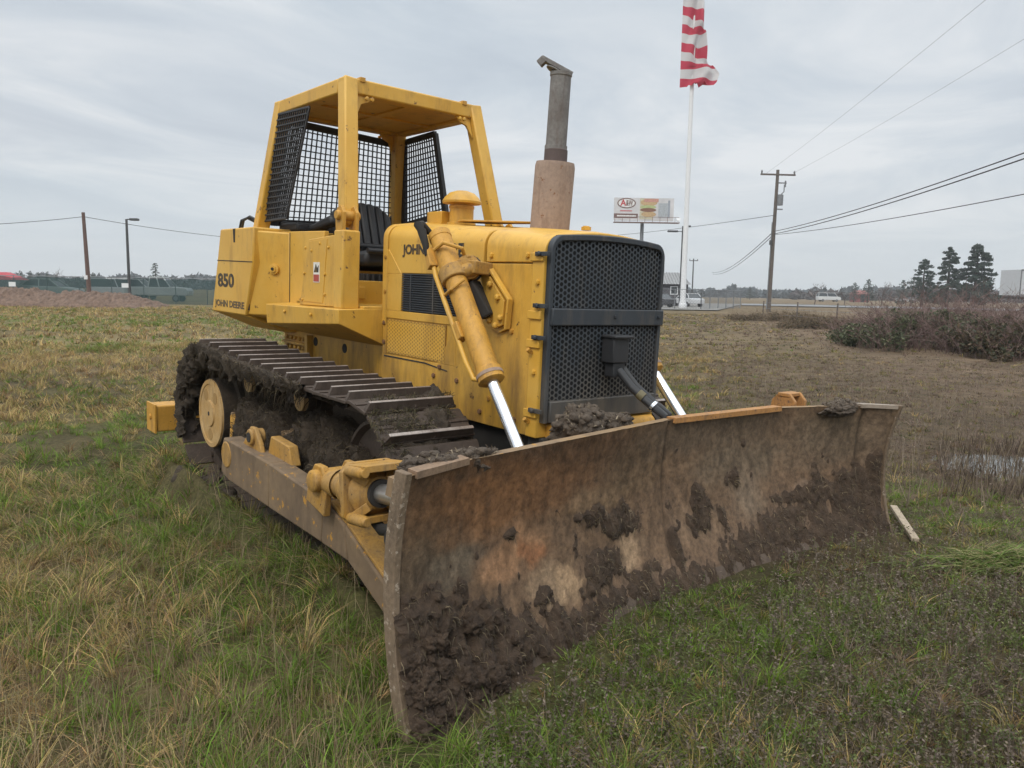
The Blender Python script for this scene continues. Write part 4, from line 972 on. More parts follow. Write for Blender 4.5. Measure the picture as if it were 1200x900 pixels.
def fields(x, y):
    """how bare, how green, how straw-coloured and how purplish-brown the field is at a place"""
    dx, dy = x - CAM.x, y - CAM.y
    dep = dx * HX.x + dy * HX.y; lat = -(dx * HY.x + dy * HY.y)       # metres ahead, metres to the right
    right = 1 / (1 + np.exp(-(lat - .20 * dep - .4) * 1.2 / np.maximum(.12 * dep, .5)))
    green = vfbm(x * .55, y * .55, 1) * 1.1 - .10 * right + .03
    green = green + .5 * spot(x, y, 1070, 590, .9, .5) + .35 * spot(x, y, 300, 760, .9, 1.0) + .35 * spot(x, y, 720, 395, 2.2, 1.2) + .3 * spot(x, y, 780, 760, .5, 1.0) + .3 * spot(x, y, 180, 375, 5, 14) + .25 * spot(x, y, 60, 600, .8, 1.2) + .3 * spot(x, y, 440, 760, .5, .5)
    far_r = right * np.clip((dep - 4.5) / 4, 0, 1); green = green - .30 * far_r - .10 * np.clip((dep - 7) / 8, 0, 1)
    straw = -.24 * far_r + .10 * np.clip((dep - 7) / 8, 0, 1) * (1 - right) + vfbm(x * .8 + 40, y * .8, 3) + .12 * (1 - right) + .25 * spot(x, y, 250, 800, .5, 1.6) + .3 * spot(x, y, 1075, 560, .7, .4) + .2 * spot(x, y, 300, 560, .7, .8)
    mauve = .80 * right * np.clip(dep / 7, .2, 1) + .5 * (vfbm(x * .35 + 9, y * .35, 5) - .5) + .25 * spot(x, y, 100, 430, 3, 5)
    pa, pb2 = gp(905, 374), gp(1210, 452); lx, ly = pb2.x - pa.x, pb2.y - pa.y; tt = np.clip(((x - pa.x) * lx + (y - pa.y) * ly) / (lx * lx + ly * ly), -.3, 1.6); dd = np.hypot(x - pa.x - tt * lx, y - pa.y - tt * ly)
    path = np.exp(-((dd - .9 + .3 * (vfbm(x * .6, y * .6, 2) - .5)) / .55) ** 2) + .3 * np.exp(-(dd / 1.4) ** 2)
    mauve = mauve + .5 * path
    bare = .42 * path + .55 * spot(x, y, 50, 520, .9, 1.5) + .7 * spot(x, y, 240, 590, .4, .5) + .35 * spot(x, y, 140, 540, .6, 1.1) + .5 * spot(x, y, 330, 600, .5, .5) + .6 * (vfbm(x * .7 + 80, y * .7, 7) - .62) + .5 * spot(x, y, 1170, 700, .35, .5) + .4 * spot(x, y, 800, 700, .4, 1.2)
    return dep, lat, right, green, straw, mauve, bare


def ground_z(x, y):
    d = np.hypot(x - 2, y); f = np.clip((d - 2.5) / 3, 0, 1)
    Xd = x * W[0][0] + y * W[1][0]; Yd = x * W[0][1] + y * W[1][1]
    berm = (.13 + .08 * np.clip(1.6 - Xd, 0, 1)) * np.exp(-((np.abs(Yd) - 1.42) / .11) ** 2) * np.clip((Xd + .9) / .5, 0, 1) * np.clip((3.2 - Xd) / .5, 0, 1) * (.75 + .5 * vnoise(x * 6, y * 6, 3))
    berm = berm + .05 * np.exp(-((Xd + .52) / .16) ** 2 - ((np.abs(Yd) - 1.05) / .4) ** 4)
    xb = np.interp(Yd, [-1.78, -.29, 1.09, 1.89], [3.83, 3.58, 3.67, 3.80]); berm = berm + .035 * np.exp(-((Xd - xb - .10) / .11) ** 2) * np.clip((Yd + 1.15) / .5, 0, 1) * (Yd < 1.85) * (.5 + vnoise(x * 5, y * 5, 1))
    pw = gp(1190, 545); wet = np.exp(-(((x - pw.x) ** 2 + (y - pw.y) ** 2) / .55) ** 2)
    return -.05 * wet + (1 - .9 * wet) * f * (.10 * (vfbm(x * .5, y * .5, 2) - .5) + .05 * (vfbm(x * 2.1, y * 2.1, 4) - .5)) + berm + 0 * f * (.10 * (vfbm(x * .5, y * .5, 2) - .5) + .05 * (vfbm(x * 2.1, y * 2.1, 4) - .5)) + .025 * (vfbm(x * 5, y * 5, 6) - .5)


g1 = np.sinh(np.linspace(-1, 1, 401) * 9.2) / math.sinh(9.2) * 2600
gx, gy = np.meshgrid(g1 + 4.2, g1 - 1.2, indexing='ij'); gz = ground_z(gx, gy)
gz = np.where(np.hypot(gx, gy) > 150, 0, gz)
dep, lat, right, green, straw, mauve, bare = fields(gx, gy)
c = np.zeros(gx.shape + (3,)); c[:] = (.115, .096, .052)
mx = lambda c_, f, k: c_ * (1 - np.clip(f, 0, 1)[..., None]) + np.array(k) * np.clip(f, 0, 1)[..., None]
c = mx(c, (green - .42) * 3.0, (.105, .118, .042)); c = mx(c, (straw - .55) * 2.2, (.215, .165, .095)); c = mx(c, mauve * .95, (.145, .108, .082)); c = mx(c, bare * .8, (.085, .060, .040))
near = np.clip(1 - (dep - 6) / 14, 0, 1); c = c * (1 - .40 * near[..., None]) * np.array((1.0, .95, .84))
n = gx.shape[0]; ii = np.arange(n * n).reshape(n, n)
Fq = np.stack([ii[:-1, :-1], ii[1:, :-1], ii[1:, 1:], ii[:-1, 1:]], -1).reshape(-1, 4)


def ground_mat():
    m, nt, b = new_mat('rough_field_ground')
    a = N(nt, 'ShaderNodeAttribute', attribute_name='Col').outputs[0]
    g = N(nt, 'ShaderNodeTexCoord').outputs['Object']
    for sc, lo, hi, st in ((28, .5, 1.5, None), (3.5, .62, 1.42, None), (.9, .66, 1.38, (1, .35, 1)), (.25, .72, 1.32, None), (.06, .84, 1.16, None)):
        nn = noise_tex(nt, g, sc, 9, .72, st)
        a = mixc(nt, 1.0, a, ramp(nt, nn, [(.28, (lo, lo, lo)), (.72, (hi, hi, hi))]), 'MULTIPLY')
    nn = noise_tex(nt, g, 1.1, 10, .8)
    a = mixc(nt, ramp(nt, nn, [(.52, (0, 0, 0)), (.70, (.55, .55, .55))]), a, (.17, .135, .08))
    nt.links.new(a, b.inputs['Base Color']); b.inputs['Roughness'].default_value = .95; b.inputs['Specular IOR Level'].default_value = .15
    bump(nt, b, noise_tex(nt, g, 22, 10, .8), .9, .04); return m


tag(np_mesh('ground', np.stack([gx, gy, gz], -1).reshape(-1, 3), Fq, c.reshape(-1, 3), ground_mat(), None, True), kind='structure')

SPEC = {'green': (.115, .182, .022), 'bright': (.165, .255, .030), 'straw': (.42, .305, .125), 'brown': (.215, .128, .055), 'mauve': (.175, .128, .098), 'dark': (.048, .066, .016), 'olive': (.180, .160, .040)}


def in_dozer(x, y):
    P = np.stack([x, y], -1); q = P - np.array([.0004, .0047]); X = q[:, 0] * W[0][0] + q[:, 1] * W[1][0]; Yd = q[:, 0] * W[0][1] + q[:, 1] * W[1][1]
    tr = (np.abs(np.abs(Yd) - 1.0) < .29) & (X > -.52) & (X < 2.85); mid = (np.abs(Yd) < .7) & (X > -.6) & (X < 3.3)
    xb = np.interp(Yd, [-1.78, -.29, 1.09, 1.89], [3.83, 3.58, 3.67, 3.80]); bl_ = (np.abs(Yd - .05) < 1.86) & (X > xb - .32) & (X < xb + .02 + .07 * (Yd < -1.0))
    arm = (np.abs(np.abs(Yd) - 1.40) < .07) & (X > 2.7) & (X < 3.6)
    return tr, mid, bl_, arm, X, Yd


def grass(name, r0, r1, dens, blades, hgt, wid, flat=1.0, dead_share=.16):
    half = R_(43); area = half * (r1 * r1 - r0 * r0); nt_ = int(area * dens)
    r = np.sqrt(rng.uniform(r0 * r0, r1 * r1, nt_)); a = rng.uniform(-half, half, nt_)
    h0 = math.atan2(HX.y, HX.x); tx = CAM.x + r * np.cos(h0 + a); ty = CAM.y + r * np.sin(h0 + a)
    dep, lat, right, green, straw, mauve, bare = fields(tx, ty)
    clump = vfbm(tx * 1.6, ty * 1.6, 8)
    ok = rng.random(nt_) > np.clip(bare * 1.1, 0, .85)
    tr, mid, bl_, arm, X, Yd = in_dozer(tx, ty); ok &= ~(tr | mid | bl_ | arm)
    mp = gp(1185, 545); pud = ((tx - mp.x) * HX.x + (ty - mp.y) * HX.y) ** 2 / .25 + ((ty - mp.y) * HX.x - (tx - mp.x) * HX.y) ** 2 / .25; ok &= (pud > 1) | (rng.random(nt_) < .45)
    tx, ty, green, straw, mauve, clump, right, dep = (q[ok] for q in (tx, ty, green, straw, mauve, clump, right, dep)); nt_ = len(tx)
    w = np.stack([np.clip(green - .33, .02, 1) * 2.0, np.clip(green - .52, 0, 1) * 1.6, np.clip(straw - .40, .03, 1) * 1.8, np.clip(straw - .5, .02, 1) * 1.0 + .10, np.clip(mauve, .0, 1) * 1.15, np.full(nt_, .13) + .12 * right, np.full(nt_, .30)], 1)
    w = w ** 1.7; cw = np.cumsum(w / w.sum(1, keepdims=True), 1); sp = (rng.random((nt_, 1)) > cw).sum(1).clip(0, 6)
    base = np.array(list(SPEC.values()))[sp]
    _, _, _, _, X2, Y2 = in_dozer(tx, ty); xb2 = np.interp(Y2, [-1.78, -.29, 1.09, 1.89], [3.83, 3.58, 3.67, 3.80]); hs_ = 1 - .5 * ((X2 > xb2 - .1) & (Y2 > -1.5) & (Y2 < 2.1)) * np.clip(1 - (X2 - xb2) / .7, 0, 1)
    th = hgt * (.35 + 1.15 * clump ** 1.2) * rng.uniform(.55, 1.35, nt_) * np.where(sp == 2, 1.25, 1) * np.where(sp == 5, .6, 1) * (1 - .40 * right) * hs_ * np.where(sp == 4, .9, 1)
    lean = rng.normal(0, .35, (nt_, 2)) + np.stack([.5 * (vfbm(tx * .9, ty * .9, 9) - .5) * 2, .5 * (vfbm(tx * .9, ty * .9, 10) - .5) * 2], 1)
    nb_ = blades; T = np.repeat(np.arange(nt_), nb_); m = len(T)
    rad = np.abs(rng.normal(0, 1, m)) * .035 * (wid / .004) ** .6; ang = rng.uniform(0, 2 * PI, m)
    px = tx[T] + rad * np.cos(ang); py = ty[T] + rad * np.sin(ang); pz = ground_z(px, py) - .008
    L = th[T] * rng.uniform(.4, 1.25, m); dirx = np.cos(ang) * .38 + lean[T, 0] + rng.normal(0, .34, m); diry = np.sin(ang) * .38 + lean[T, 1] + rng.normal(0, .34, m)
    dirx = dirx * flat; diry = diry * flat
    nrm = np.sqrt(dirx ** 2 + diry ** 2 + 1); ux, uy, uz = dirx / nrm, diry / nrm, 1 / nrm
    yaw = rng.uniform(0, 2 * PI, m); ws = wid * rng.uniform(.5, 1.3, m); sx, sy = np.cos(yaw) * ws, np.sin(yaw) * ws
    bend = rng.uniform(.15, .75, m) * L
    p0 = np.stack([px, py, pz], 1); s = np.stack([sx, sy, 0 * sx], 1); d = np.stack([ux, uy, uz], 1)
    hd = np.stack([dirx, diry, 0 * dirx], 1); hd /= np.linalg.norm(hd, axis=1)[:, None] + 1e-6
    p1 = p0 + d * (L * .5)[:, None]; p2 = p1 + (d * .5 + hd * .0) * L[:, None] * .9 + hd * (bend * .5)[:, None] - np.array([0, 0, 1]) * (bend * .32)[:, None]
    p2[:, 2] = np.maximum(p2[:, 2], p0[:, 2] + .012)
    V = np.stack([p0 - s, p0 + s, p1 + s * .8, p1 - s * .8, p2 + s * .12, p2 - s * .12], 1).reshape(-1, 3)
    bi = np.arange(m)[:, None] * 6; Fq = np.concatenate([bi + np.array([0, 1, 2, 3]), bi + np.array([3, 2, 4, 5])])
    cc = base[T] * rng.uniform(.6, 1.4, (m, 1)) * (1 + rng.normal(0, .07, (m, 3))); dead = rng.random(m) < dead_share; cc[dead] = np.array((.24, .18, .10)) * rng.uniform(.5, 1.3, (dead.sum(), 1))
    C6 = np.repeat(np.clip(cc, .01, .6), 6, 0)
    o = np_mesh(name, V, Fq, C6, M['leafcol']); o['kind'] = 'stuff'
    return o


grass('near_grass', 1.6, 5.0, 165, 30, .125, .0019)
grass('near_grass', 1.8, 6.0, 8, 28, .22, .0022)
grass('matted_grass', 1.6, 8.0, 75, 26, .19, .0020, 3.4, .38)
grass('field_grass', 5.0, 10, 90, 24, .135, .0029)
grass('field_grass', 10, 22, 62, 14, .13, .0045)
grass('far_grass', 22, 60, 9, 11, .17, .012)


def stalks(name, n_, u0, u1, v0, v1, L, cols, w=.0016, leaf=0):
    """thin upright dead stems with little seed heads among the grass"""
    V = []; Fc = []; C_ = []
    for k in range(n_):
        p = gp(random.uniform(u0, u1), random.uniform(v0, v1)); tr, mid, b2, arm, X, Yd = in_dozer(np.array([p.x]), np.array([p.y]))
        if tr[0] or mid[0] or b2[0] or arm[0]: continue
        h_ = L * random.uniform(.4, 1.1); c_ = np.array(random.choice(cols)) * random.uniform(.7, 1.3); d = Vector((random.gauss(0, .22), random.gauss(0, .22), 1)).normalized(); s = Vector((random.gauss(0, 1), random.gauss(0, 1), 0)).normalized() * w
        z0 = float(ground_z(np.array([p.x]), np.array([p.y]))[0]); p.z = z0; q_ = p + d * h_; o = len(V); V += [p - s, p + s, q_ + s * .6, q_ - s * .6]; Fc.append((o, o + 1, o + 2, o + 3)); C_ += [c_] * 4
        for j in range(leaf):
            a = p + d * h_ * random.uniform(.15, 1.0); e = Vector((random.gauss(0, 1), random.gauss(0, 1), random.uniform(.0, .8))).normalized() * random.uniform(.008, .020); t_ = e.cross(Vector((random.gauss(0, 1), random.gauss(0, 1), random.gauss(0, 1)))).normalized() * .0036
            o = len(V); V += [a, a + e * .5 + t_, a + e, a + e * .5 - t_]; Fc.append((o, o + 1, o + 2, o + 3)); C_ += [c_ * random.uniform(.7, 1.4)] * 4
    o = np_mesh(name, np.array(V), np.array(Fc), np.array(C_), M['leafcol']); o['kind'] = 'stuff'; return o


stalks('leafy_weeds', 3200, 560, 1250, 700, 960, .13, [(.11, .135, .045), (.10, .12, .04), (.15, .12, .09), (.165, .13, .105), (.14, .11, .085)], .0012, 8)
stalks('leafy_weeds', 2200, 900, 1260, 600, 760, .10, [(.13, .15, .055), (.18, .15, .115), (.15, .16, .06), (.20, .16, .13)], .0015, 6)
stalks('dead_stems', 2600, -60, 470, 600, 960, .20, [(.27, .20, .12), (.20, .13, .08), (.33, .27, .16)], .0013, 0)
stalks('dead_stems', 1500, 820, 1260, 425, 600, .28, [(.19, .145, .115), (.24, .19, .145), (.15, .11, .085)], .003, 2)

# puddle on the right: water lying among the stalks
pm, pnt, pb = new_mat('still_water'); pb.inputs['Base Color'].default_value = (.10, .095, .085, 1); pb.inputs['Roughness'].default_value = .06
pc_ = gp(1190, 545); m = MB(); ring = []
for k in range(40):
    a = k * PI / 20; r = 1 + .25 * noise.noise(Vector((math.cos(a) * 1.5, math.sin(a) * 1.5, 3)))
    ring.append(pc_ + HX * (math.cos(a) * r * .62) + HY * (math.sin(a) * r * .75) + Vector((0, 0, -.028)))
m.add(ring, [tuple(range(40))]); tag(m.build('puddle', pm, recalc=False, smooth=False), kind='structure')
stalks('marsh_stems', 1100, 1100, 1270, 515, 585, .14, [(.12, .09, .065), (.19, .15, .10), (.08, .06, .045)], .0045, 1)

# board, cut grass heap
p = gp(1057, 622); bd = MB(); bd.beam(gp(1046, 606) + Vector((0, 0, .075)), gp(1072, 642) + Vector((0, 0, .05)), .045, .025)
tag(bd.build('wooden_board', coat('weathered_board', (.36, .29, .21), .8, dirt=(.12, .085, .055), dirt_amt=.9, scale=9, fleck=.4, bumpy=.5), None, .004), 'short weathered pale wooden board lying in grass by the blade end', 'board')
hpc = gp(1178, 668); pts = []; nr = []
for k in range(1300):
    a = random.gauss(0, .20); b2 = random.gauss(0, .07); p = hpc + HY * a + HX * b2; z = .10 * math.exp(-(a / .3) ** 2 - (b2 / .12) ** 2) * random.random(); pts.append((p.x, p.y, z + .02)); q_ = HY * random.choice((-1, 1)) + Vector((0, 0, .22)); nr.append(tuple(q_))
o = fibres('cut_grass_heap', pts, nr, .19, .003, [(.11, .18, .035), (.15, .21, .05), (.10, .14, .035), (.22, .22, .09), (.34, .29, .15)], None, droop=.15, spread=.35)
tag(o, 'flat heap of freshly cut bright green grass at the right edge', 'grass heap', kind='thing')

HAZE = .0006
# ================================================================== BACKGROUND
WOODM = coat('weathered_pole_wood', (.115, .095, .082), .85, dirt=(.06, .048, .04), dirt_amt=.8, scale=.8, fleck=.4, bumpy=0)
REDPOLE = coat('brown_pole_wood', (.12, .07, .058), .85, dirt=(.06, .04, .034), dirt_amt=.8, scale=.8, fleck=.3, bumpy=0)
METAL = plain('grey_pole_metal', (.20, .21, .225), .5, .2)
DARKM = plain('dark_pole_metal', (.06, .062, .066), .55)
WHITEP = plain('white_pole_paint', (.74, .75, .77), .4, var=.08)
WIRE = plain('wire_black', (.05, .05, .055), .6)
GLASS = plain('dark_glass', (.03, .036, .042), .12, var=.1)
RUB = plain('rubber', (.02, .02, .02), .8)


def wire(a, b, sag, r, label, group=None, n=20):
    a, b = Vector(a), Vector(b)
    o = MB().tube([a.lerp(b, i / n) + Vector((0, 0, -sag * 4 * (i / n) * (1 - i / n))) for i in range(n + 1)], r, 5, False).build('overhead_wire', WIRE, recalc=False)
    return tag(o, label, 'wire', group)


def up(u, v, d): return gcol(u, d) + Vector((0, 0, hz(u, v, d)))
def zb(u, d): return float(ground_z(np.array([gcol(u, d).x]), np.array([gcol(u, d).y]))[0])


# --- flagpole and flag
D = 80; p = gcol(800.5, D); r = thing('flagpole', 'tall white metal flagpole standing beside the fence corner', 'flagpole', p)
topz = hz(805, -62, D)
MB().tube([(0, 0, -.1), (0, 0, topz)], [.30, .14], 16).build('pole', WHITEP, r); MB().lathe((0, 0, -.05), (0, 0, 1), [(0, .42), (.5, .42), (.55, .36), (.9, .32)], 20).build('pole_base', WHITEP, r)
zb_, zt_ = hz(812, 104, D), hz(806, -35, D)
cols = [(.52, .045, .085), (.64, .63, .64)]; V = []; Fq = []; mi = []
nu, nv = 26, 13 * 6
def fw(t):                                                      # drop of the free edge, as in the photo the cloth bunches and flares
    return float(np.interp(t, [0, .06, .12, .2, .3, .42, .55, .7, .85, 1], [2.75, 3.7, 4.1, 3.2, 2.5, 2.35, 2.3, 2.1, 1.9, 1.7]))
for j in range(nv + 1):
    for i in range(nu + 1):
        s, t = i / nu, j / nv; w_ = fw(t)
        x = .05 + s * w_ ; y = .42 * math.sin(s * 7 + t * 9) * s + .55 * math.sin(s * 11 - t * 17) * s
        z = zb_ + (zt_ - zb_) * t - .62 * s * s * math.sin(t * 21 + 1.2) * (.5 + t) * .8 - .45 * s * (1 if t > .18 else -.2)
        if j <= 2: z += (3 - j) / 3 * (.5 * abs(math.sin(s * 9)) * s + .25 * abs(math.sin(s * 23)) * (s > .3))
        pt = p + (HY * -x) + HX * (y - .35); V.append((pt.x + HY.x * 1.35, pt.y + HY.y * 1.35, z))
for j in range(nv):
    for i in range(nu): a = j * (nu + 1) + i; Fq.append((a, a + 1, a + nu + 2, a + nu + 1)); mi.append((j // 6) % 2)
me = bpy.data.meshes.new('flag'); me.from_pydata(V, [], Fq); me.polygons.foreach_set('material_index', mi); me.polygons.foreach_set('use_smooth', [True] * len(mi))
def cloth(name, c):
    m, nt, b = new_mat(name); b.inputs['Base Color'].default_value = (*c, 1); b.inputs['Roughness'].default_value = .8
    t = N(nt, 'ShaderNodeBsdfTranslucent'); t.inputs[0].default_value = (*c, 1); x = N(nt, 'ShaderNodeMixShader'); x.inputs[0].default_value = .4
    nt.links.new(b.outputs[0], x.inputs[1]); nt.links.new(t.outputs[0], x.inputs[2]); nt.links.new(x.outputs[0], nt.nodes['Material Output'].inputs[0]); return m
me.materials.append(cloth('red_cloth', cols[0])); me.materials.append(cloth('white_cloth', cols[1]))
o = bpy.data.objects.new('flag', me); COL.objects.link(o); tag(o, 'red and white striped flag hanging crumpled from the tall white pole', 'flag')

# --- billboard
D = 115; bc = gcol(751, D); r = thing('billboard', 'hamburger advertising billboard on one post above the bulldozer grille', 'billboard', bc, math.atan2(HX.y, HX.x) - PI / 2 + .0)
z0, z1 = hz(751, 258.5, D), hz(751, 232, D); hw = 68.5 / 2 * D / F_PX * 1.0
PAN = plain('billboard_paper', (.58, .57, .58), .6, var=.12, scale=.6)
pn = MB().box(-hw, hw, -.1, .25, z0, z1).build('advert_panel', PAN, r)
H = z1 - z0
def px(name, x0, x1, a, b, mat, y=-.115): return MB().box(-hw + 2 * hw * x0, -hw + 2 * hw * x1, y, -.099, z0 + H * a, z0 + H * b).build(name, mat, pn)
def el(name, cx, cz, rx, rz_, mat, y): 
    m = MB(); m.prism([(-hw + 2 * hw * cx + rx * math.cos(k * PI / 16), y, z0 + H * cz + rz_ * math.sin(k * PI / 16)) for k in range(32)], (0, .01, 0)); return m.build(name, mat, pn)
BR = plain('print_brown', (.16, .085, .07), .6); RD = plain('print_red', (.50, .05, .06), .6); GY = plain('print_grey', (.30, .33, .38), .6); TAN = plain('print_bun', (.52, .36, .19), .6); PAT = plain('print_patty', (.22, .10, .06), .6); LET = plain('print_lettuce', (.42, .48, .22), .6); WHT = plain('print_white', (.72, .71, .70), .6)
el('logo_ring', .205, .76, hw * .31, H * .23, BR, -.116); el('logo_field', .205, .76, hw * .275, H * .185, WHT, -.122)
lettering('lettering', 'A', (-hw + 2 * hw * .10, -.123, z0 + H * .64), (1, 0, 0), (0, 0, 1), hw * .20, H * .28, RD, pn, .01, .03)
lettering('lettering', '&W', (-hw + 2 * hw * .195, -.123, z0 + H * .64), (1, 0, 0), (0, 0, 1), hw * .24, H * .26, BR, pn, .01, .03)
px('caption_bar', 0, .40, .10, .30, BR); px('caption_line', .05, .37, .17, .23, WHT, -.118); px('caption_line', .10, .30, .40, .44, RD)
px('picture_ground', .43, .66, .06, .98, plain('print_cream', (.55, .52, .38), .6)); el('bun_top', .58, .80, hw * .28, H * .16, TAN, -.118); px('bun_red', .50, .74, .82, .97, plain('print_salmon', (.55, .28, .22), .6), -.119)
el('lettuce', .57, .60, hw * .27, H * .08, LET, -.120); el('patty', .57, .47, hw * .27, H * .09, PAT, -.121); el('bun_base', .58, .28, hw * .25, H * .12, TAN, -.119); px('cup', .74, .90, .12, .78, plain('print_mug', (.40, .43, .46), .6)); px('cup_handle', .90, .935, .12, .90, GY)
m = MB(); m.box(-hw - .1, hw + .7, -1.3, -.2, z0 - .42, z0 - .30)
for k in range(9): m.box(-hw + 2 * hw * k / 8 - .03, -hw + 2 * hw * k / 8 + .03, -1.25, -1.19, z0 - .3, z0 + .45)
m.box(-hw, hw + .6, -1.25, -1.2, z0 + .38, z0 + .44); m.build('catwalk', plain('rusty_catwalk', (.22, .15, .13), .7), r)
m = MB(); m.lathe((hw + .5, -1.0, z0 + .1), (0, -1, .3), [(0, .25), (.3, .3)], 12); m.build('floodlight', WHITEP, r)
MB().tube([(-.15, .2, 0), (-.15, .2, z0 - .3)], .27, 16).build('post', METAL, r)

# --- lamp posts
def lamp_post(u, vt, d, heads, label, group='parking lot lamp posts'):
    p = gcol(u, d); r = thing('lamp_post', label, 'lamp post', p, math.atan2(HX.y, HX.x) - PI / 2, group); z = hz(u, vt, d)
    MB().tube([(0, 0, 0), (0, 0, z)], [.13, .09], 10).build('pole', DARKM, r)
    for sx, dz_ in heads:
        h_ = MB(); h_.box(min(0, sx), max(0, sx), -.06, .06, z + dz_ - .05, z + dz_ + .03); h_.box(min(sx * .45, sx * 1.35), max(sx * .45, sx * 1.35), -.22, .22, z + dz_ - .10, z + dz_ + .08); h_.build('lamp_head', DARKM, r, .03)
lamp_post(152, 257, 62, [(.7, 0)], 'dark single-arm lamp post at the green fence on the left')
lamp_post(797, 265, 84, [(.6, 0), (-1.2, -.55)], 'dark two-headed lamp post beside the white flagpole')

# --- utility poles
def utility_pole(u, ub, vt, d, mat, label, arm=0, r0=.17, name='utility_pole', lean=0.0):
    p = gcol(ub, d); r = thing(name, label, 'utility pole', p, math.atan2(HX.y, HX.x) - PI / 2); z = hz(u, vt, d); r.rotation_euler.y = lean
    MB().tube([(0, 0, -.1), (0, 0, z)], [r0, r0 * .68], 12).build('pole', mat, r)
    if arm:
        MB().box(-arm, arm, -.18, -.06, z - .5, z - .36).build('crossarm', mat, r)
        for x in (-arm + .1, arm - .1): MB().lathe((x, -.12, z - .36), (0, 0, 1), [(0, .05), (.1, .08), (.2, .09), (.3, .04)], 10).build('insulator', METAL, r)
    return r, z, p
r, z, p = utility_pole(102, 105, 249, 58, REDPOLE, 'bare reddish brown wooden pole behind the mulch heap', lean=-.025)
MB().box(-.2, .05, -.2, -.12, 1.9, 2.2).build('tag_plate', WHITEP, r)
D = 70; r, z, p = utility_pole(905, 901.5, 199, D, WOODM, 'large wooden pole with crossarm and transformer at the field edge', 1.55, .2, lean=.012)
tf = MB().lathe((.32, -.15, z - 3.1), (0, 0, 1), [(0, .27), (.9, .27), (.95, .2)], 16).build('transformer', METAL, r)
MB().tube([(.32, -.15, z - 2.2), (.62, -.15, z - 1.9), (.62, -.15, z - 1.3)], .05, 8).build('bushing', METAL, tf); m = MB(); m.box(.1, .8, -.2, -.12, z - 1.2, z - 1.1); m.box(.1, .6, -.2, -.12, z - 3.5, z - 3.4); m.tube([(.7, -.15, z - 1.5), (.7, -.15, z - .95)], .07, 8); m.build('bracket', METAL, r)
MB().tube([(-.22, -.1, .2), (-.22, -.1, z - 4.6)], .05, 8).build('conduit', METAL, r); MB().box(-.38, -.15, -.3, -.1, z - 6.6, z - 6.2).build('terminal_box', DARKM, r)
P0 = lambda v: up(903.5, v, D - .3)
wire(P0(271), up(1330, 122, 24), .35, .028, 'upper of two thick wires from the big pole to the upper right', None)
wire(P0(274), up(1330, 131, 24), .35, .03, 'lower of two thick wires from the big pole to the upper right', None)
wire(P0(275), up(1330, 198, 26), .25, .022, 'single thin wire running low from the big pole to the right', None)
wire(P0(252), up(640, 280, 150), .5, .026, 'wire running left from the big pole behind the flagpole', None)
wire(P0(270), up(833, 319, 190), 1.2, .035, 'upper of two wires falling from the big pole towards the chain-link fence', None)
wire(P0(274), up(834, 321, 190), 1.2, .035, 'lower of two wires falling from the big pole towards the chain-link fence', None)
wire(up(889, 204, D), up(1180, -52, 30), .2, .007, 'faint wire from the left end of the crossarm to the top edge')
wire(up(921, 203, D), up(1300, -42, 30), .2, .007, 'faint wire from the right end of the crossarm to the upper right corner')
wire(up(102.5, 254, 58), up(-160, 266, 50), .25, .022, 'wire running left from the bare brown pole')
wire(up(102.5, 254, 58), up(330, 283, 75), .25, .022, 'wire running right from the bare brown pole behind the lamp post')
utility_pole(811.5, 811, 303, 160, DARKM, 'thin distant pole with a small crossarm beyond the flagpole', .9, .16)
utility_pole(777, 777, 311, 150, DARKM, 'short thin pole just above the shed roof', 0, .09)

# --- shed
D = 92; a0, a1 = gcol(735, D), gcol(806, D); wd = (a1 - a0).length; c0 = (a0 + a1) / 2
r = thing('shed', 'low grey shed with pale ribbed metal roof right of the grille', 'shed', c0, math.atan2(HX.y, HX.x) - PI / 2)
ze, zr = hz(785, 333, D), hz(785, 319, D)
MB().box(-wd / 2, wd / 2, 0, 8, 0, ze).build('wall', plain('shed_wall', (.085, .08, .09), .8), r)
m = MB(); m.hexa([(-wd / 2 - .4, -.5, ze), (wd / 2 + .3, -.5, ze), (wd / 2 + .3, 8.5, ze), (-wd / 2 - .4, 8.5, ze)], [(-wd / 2 + .2, 2.0, zr), (wd / 2 - .7, 2.0, zr), (wd / 2 - .7, 6, zr), (-wd / 2 + .2, 6, zr)])
for k in range(22): x = -wd / 2 - .2 + k * (wd + .2) / 21; m.beam((x, -.5, ze + .04), (x * .93, 2.0, zr + .04), .07, .07)
m.build('roof', plain('ribbed_roof', (.26, .26, .265), .5, .3), r)
w_ = MB().box(1.6, 2.3, -.04, .02, 1.5, 2.3).build('window', GLASS, r); m = MB()
for x0, x1, q0, q1 in ((1.5, 1.6, 1.4, 2.4), (2.3, 2.4, 1.4, 2.4), (1.6, 2.3, 1.4, 1.5), (1.6, 2.3, 2.3, 2.4)): m.box(x0, x1, -.06, .01, q0, q1)
m.build('frame', WHITEP, w_); MB().box(.2, 1.0, -.05, .01, .05, 2.05).build('door', plain('shed_door', (.07, .07, .08), .6), r)


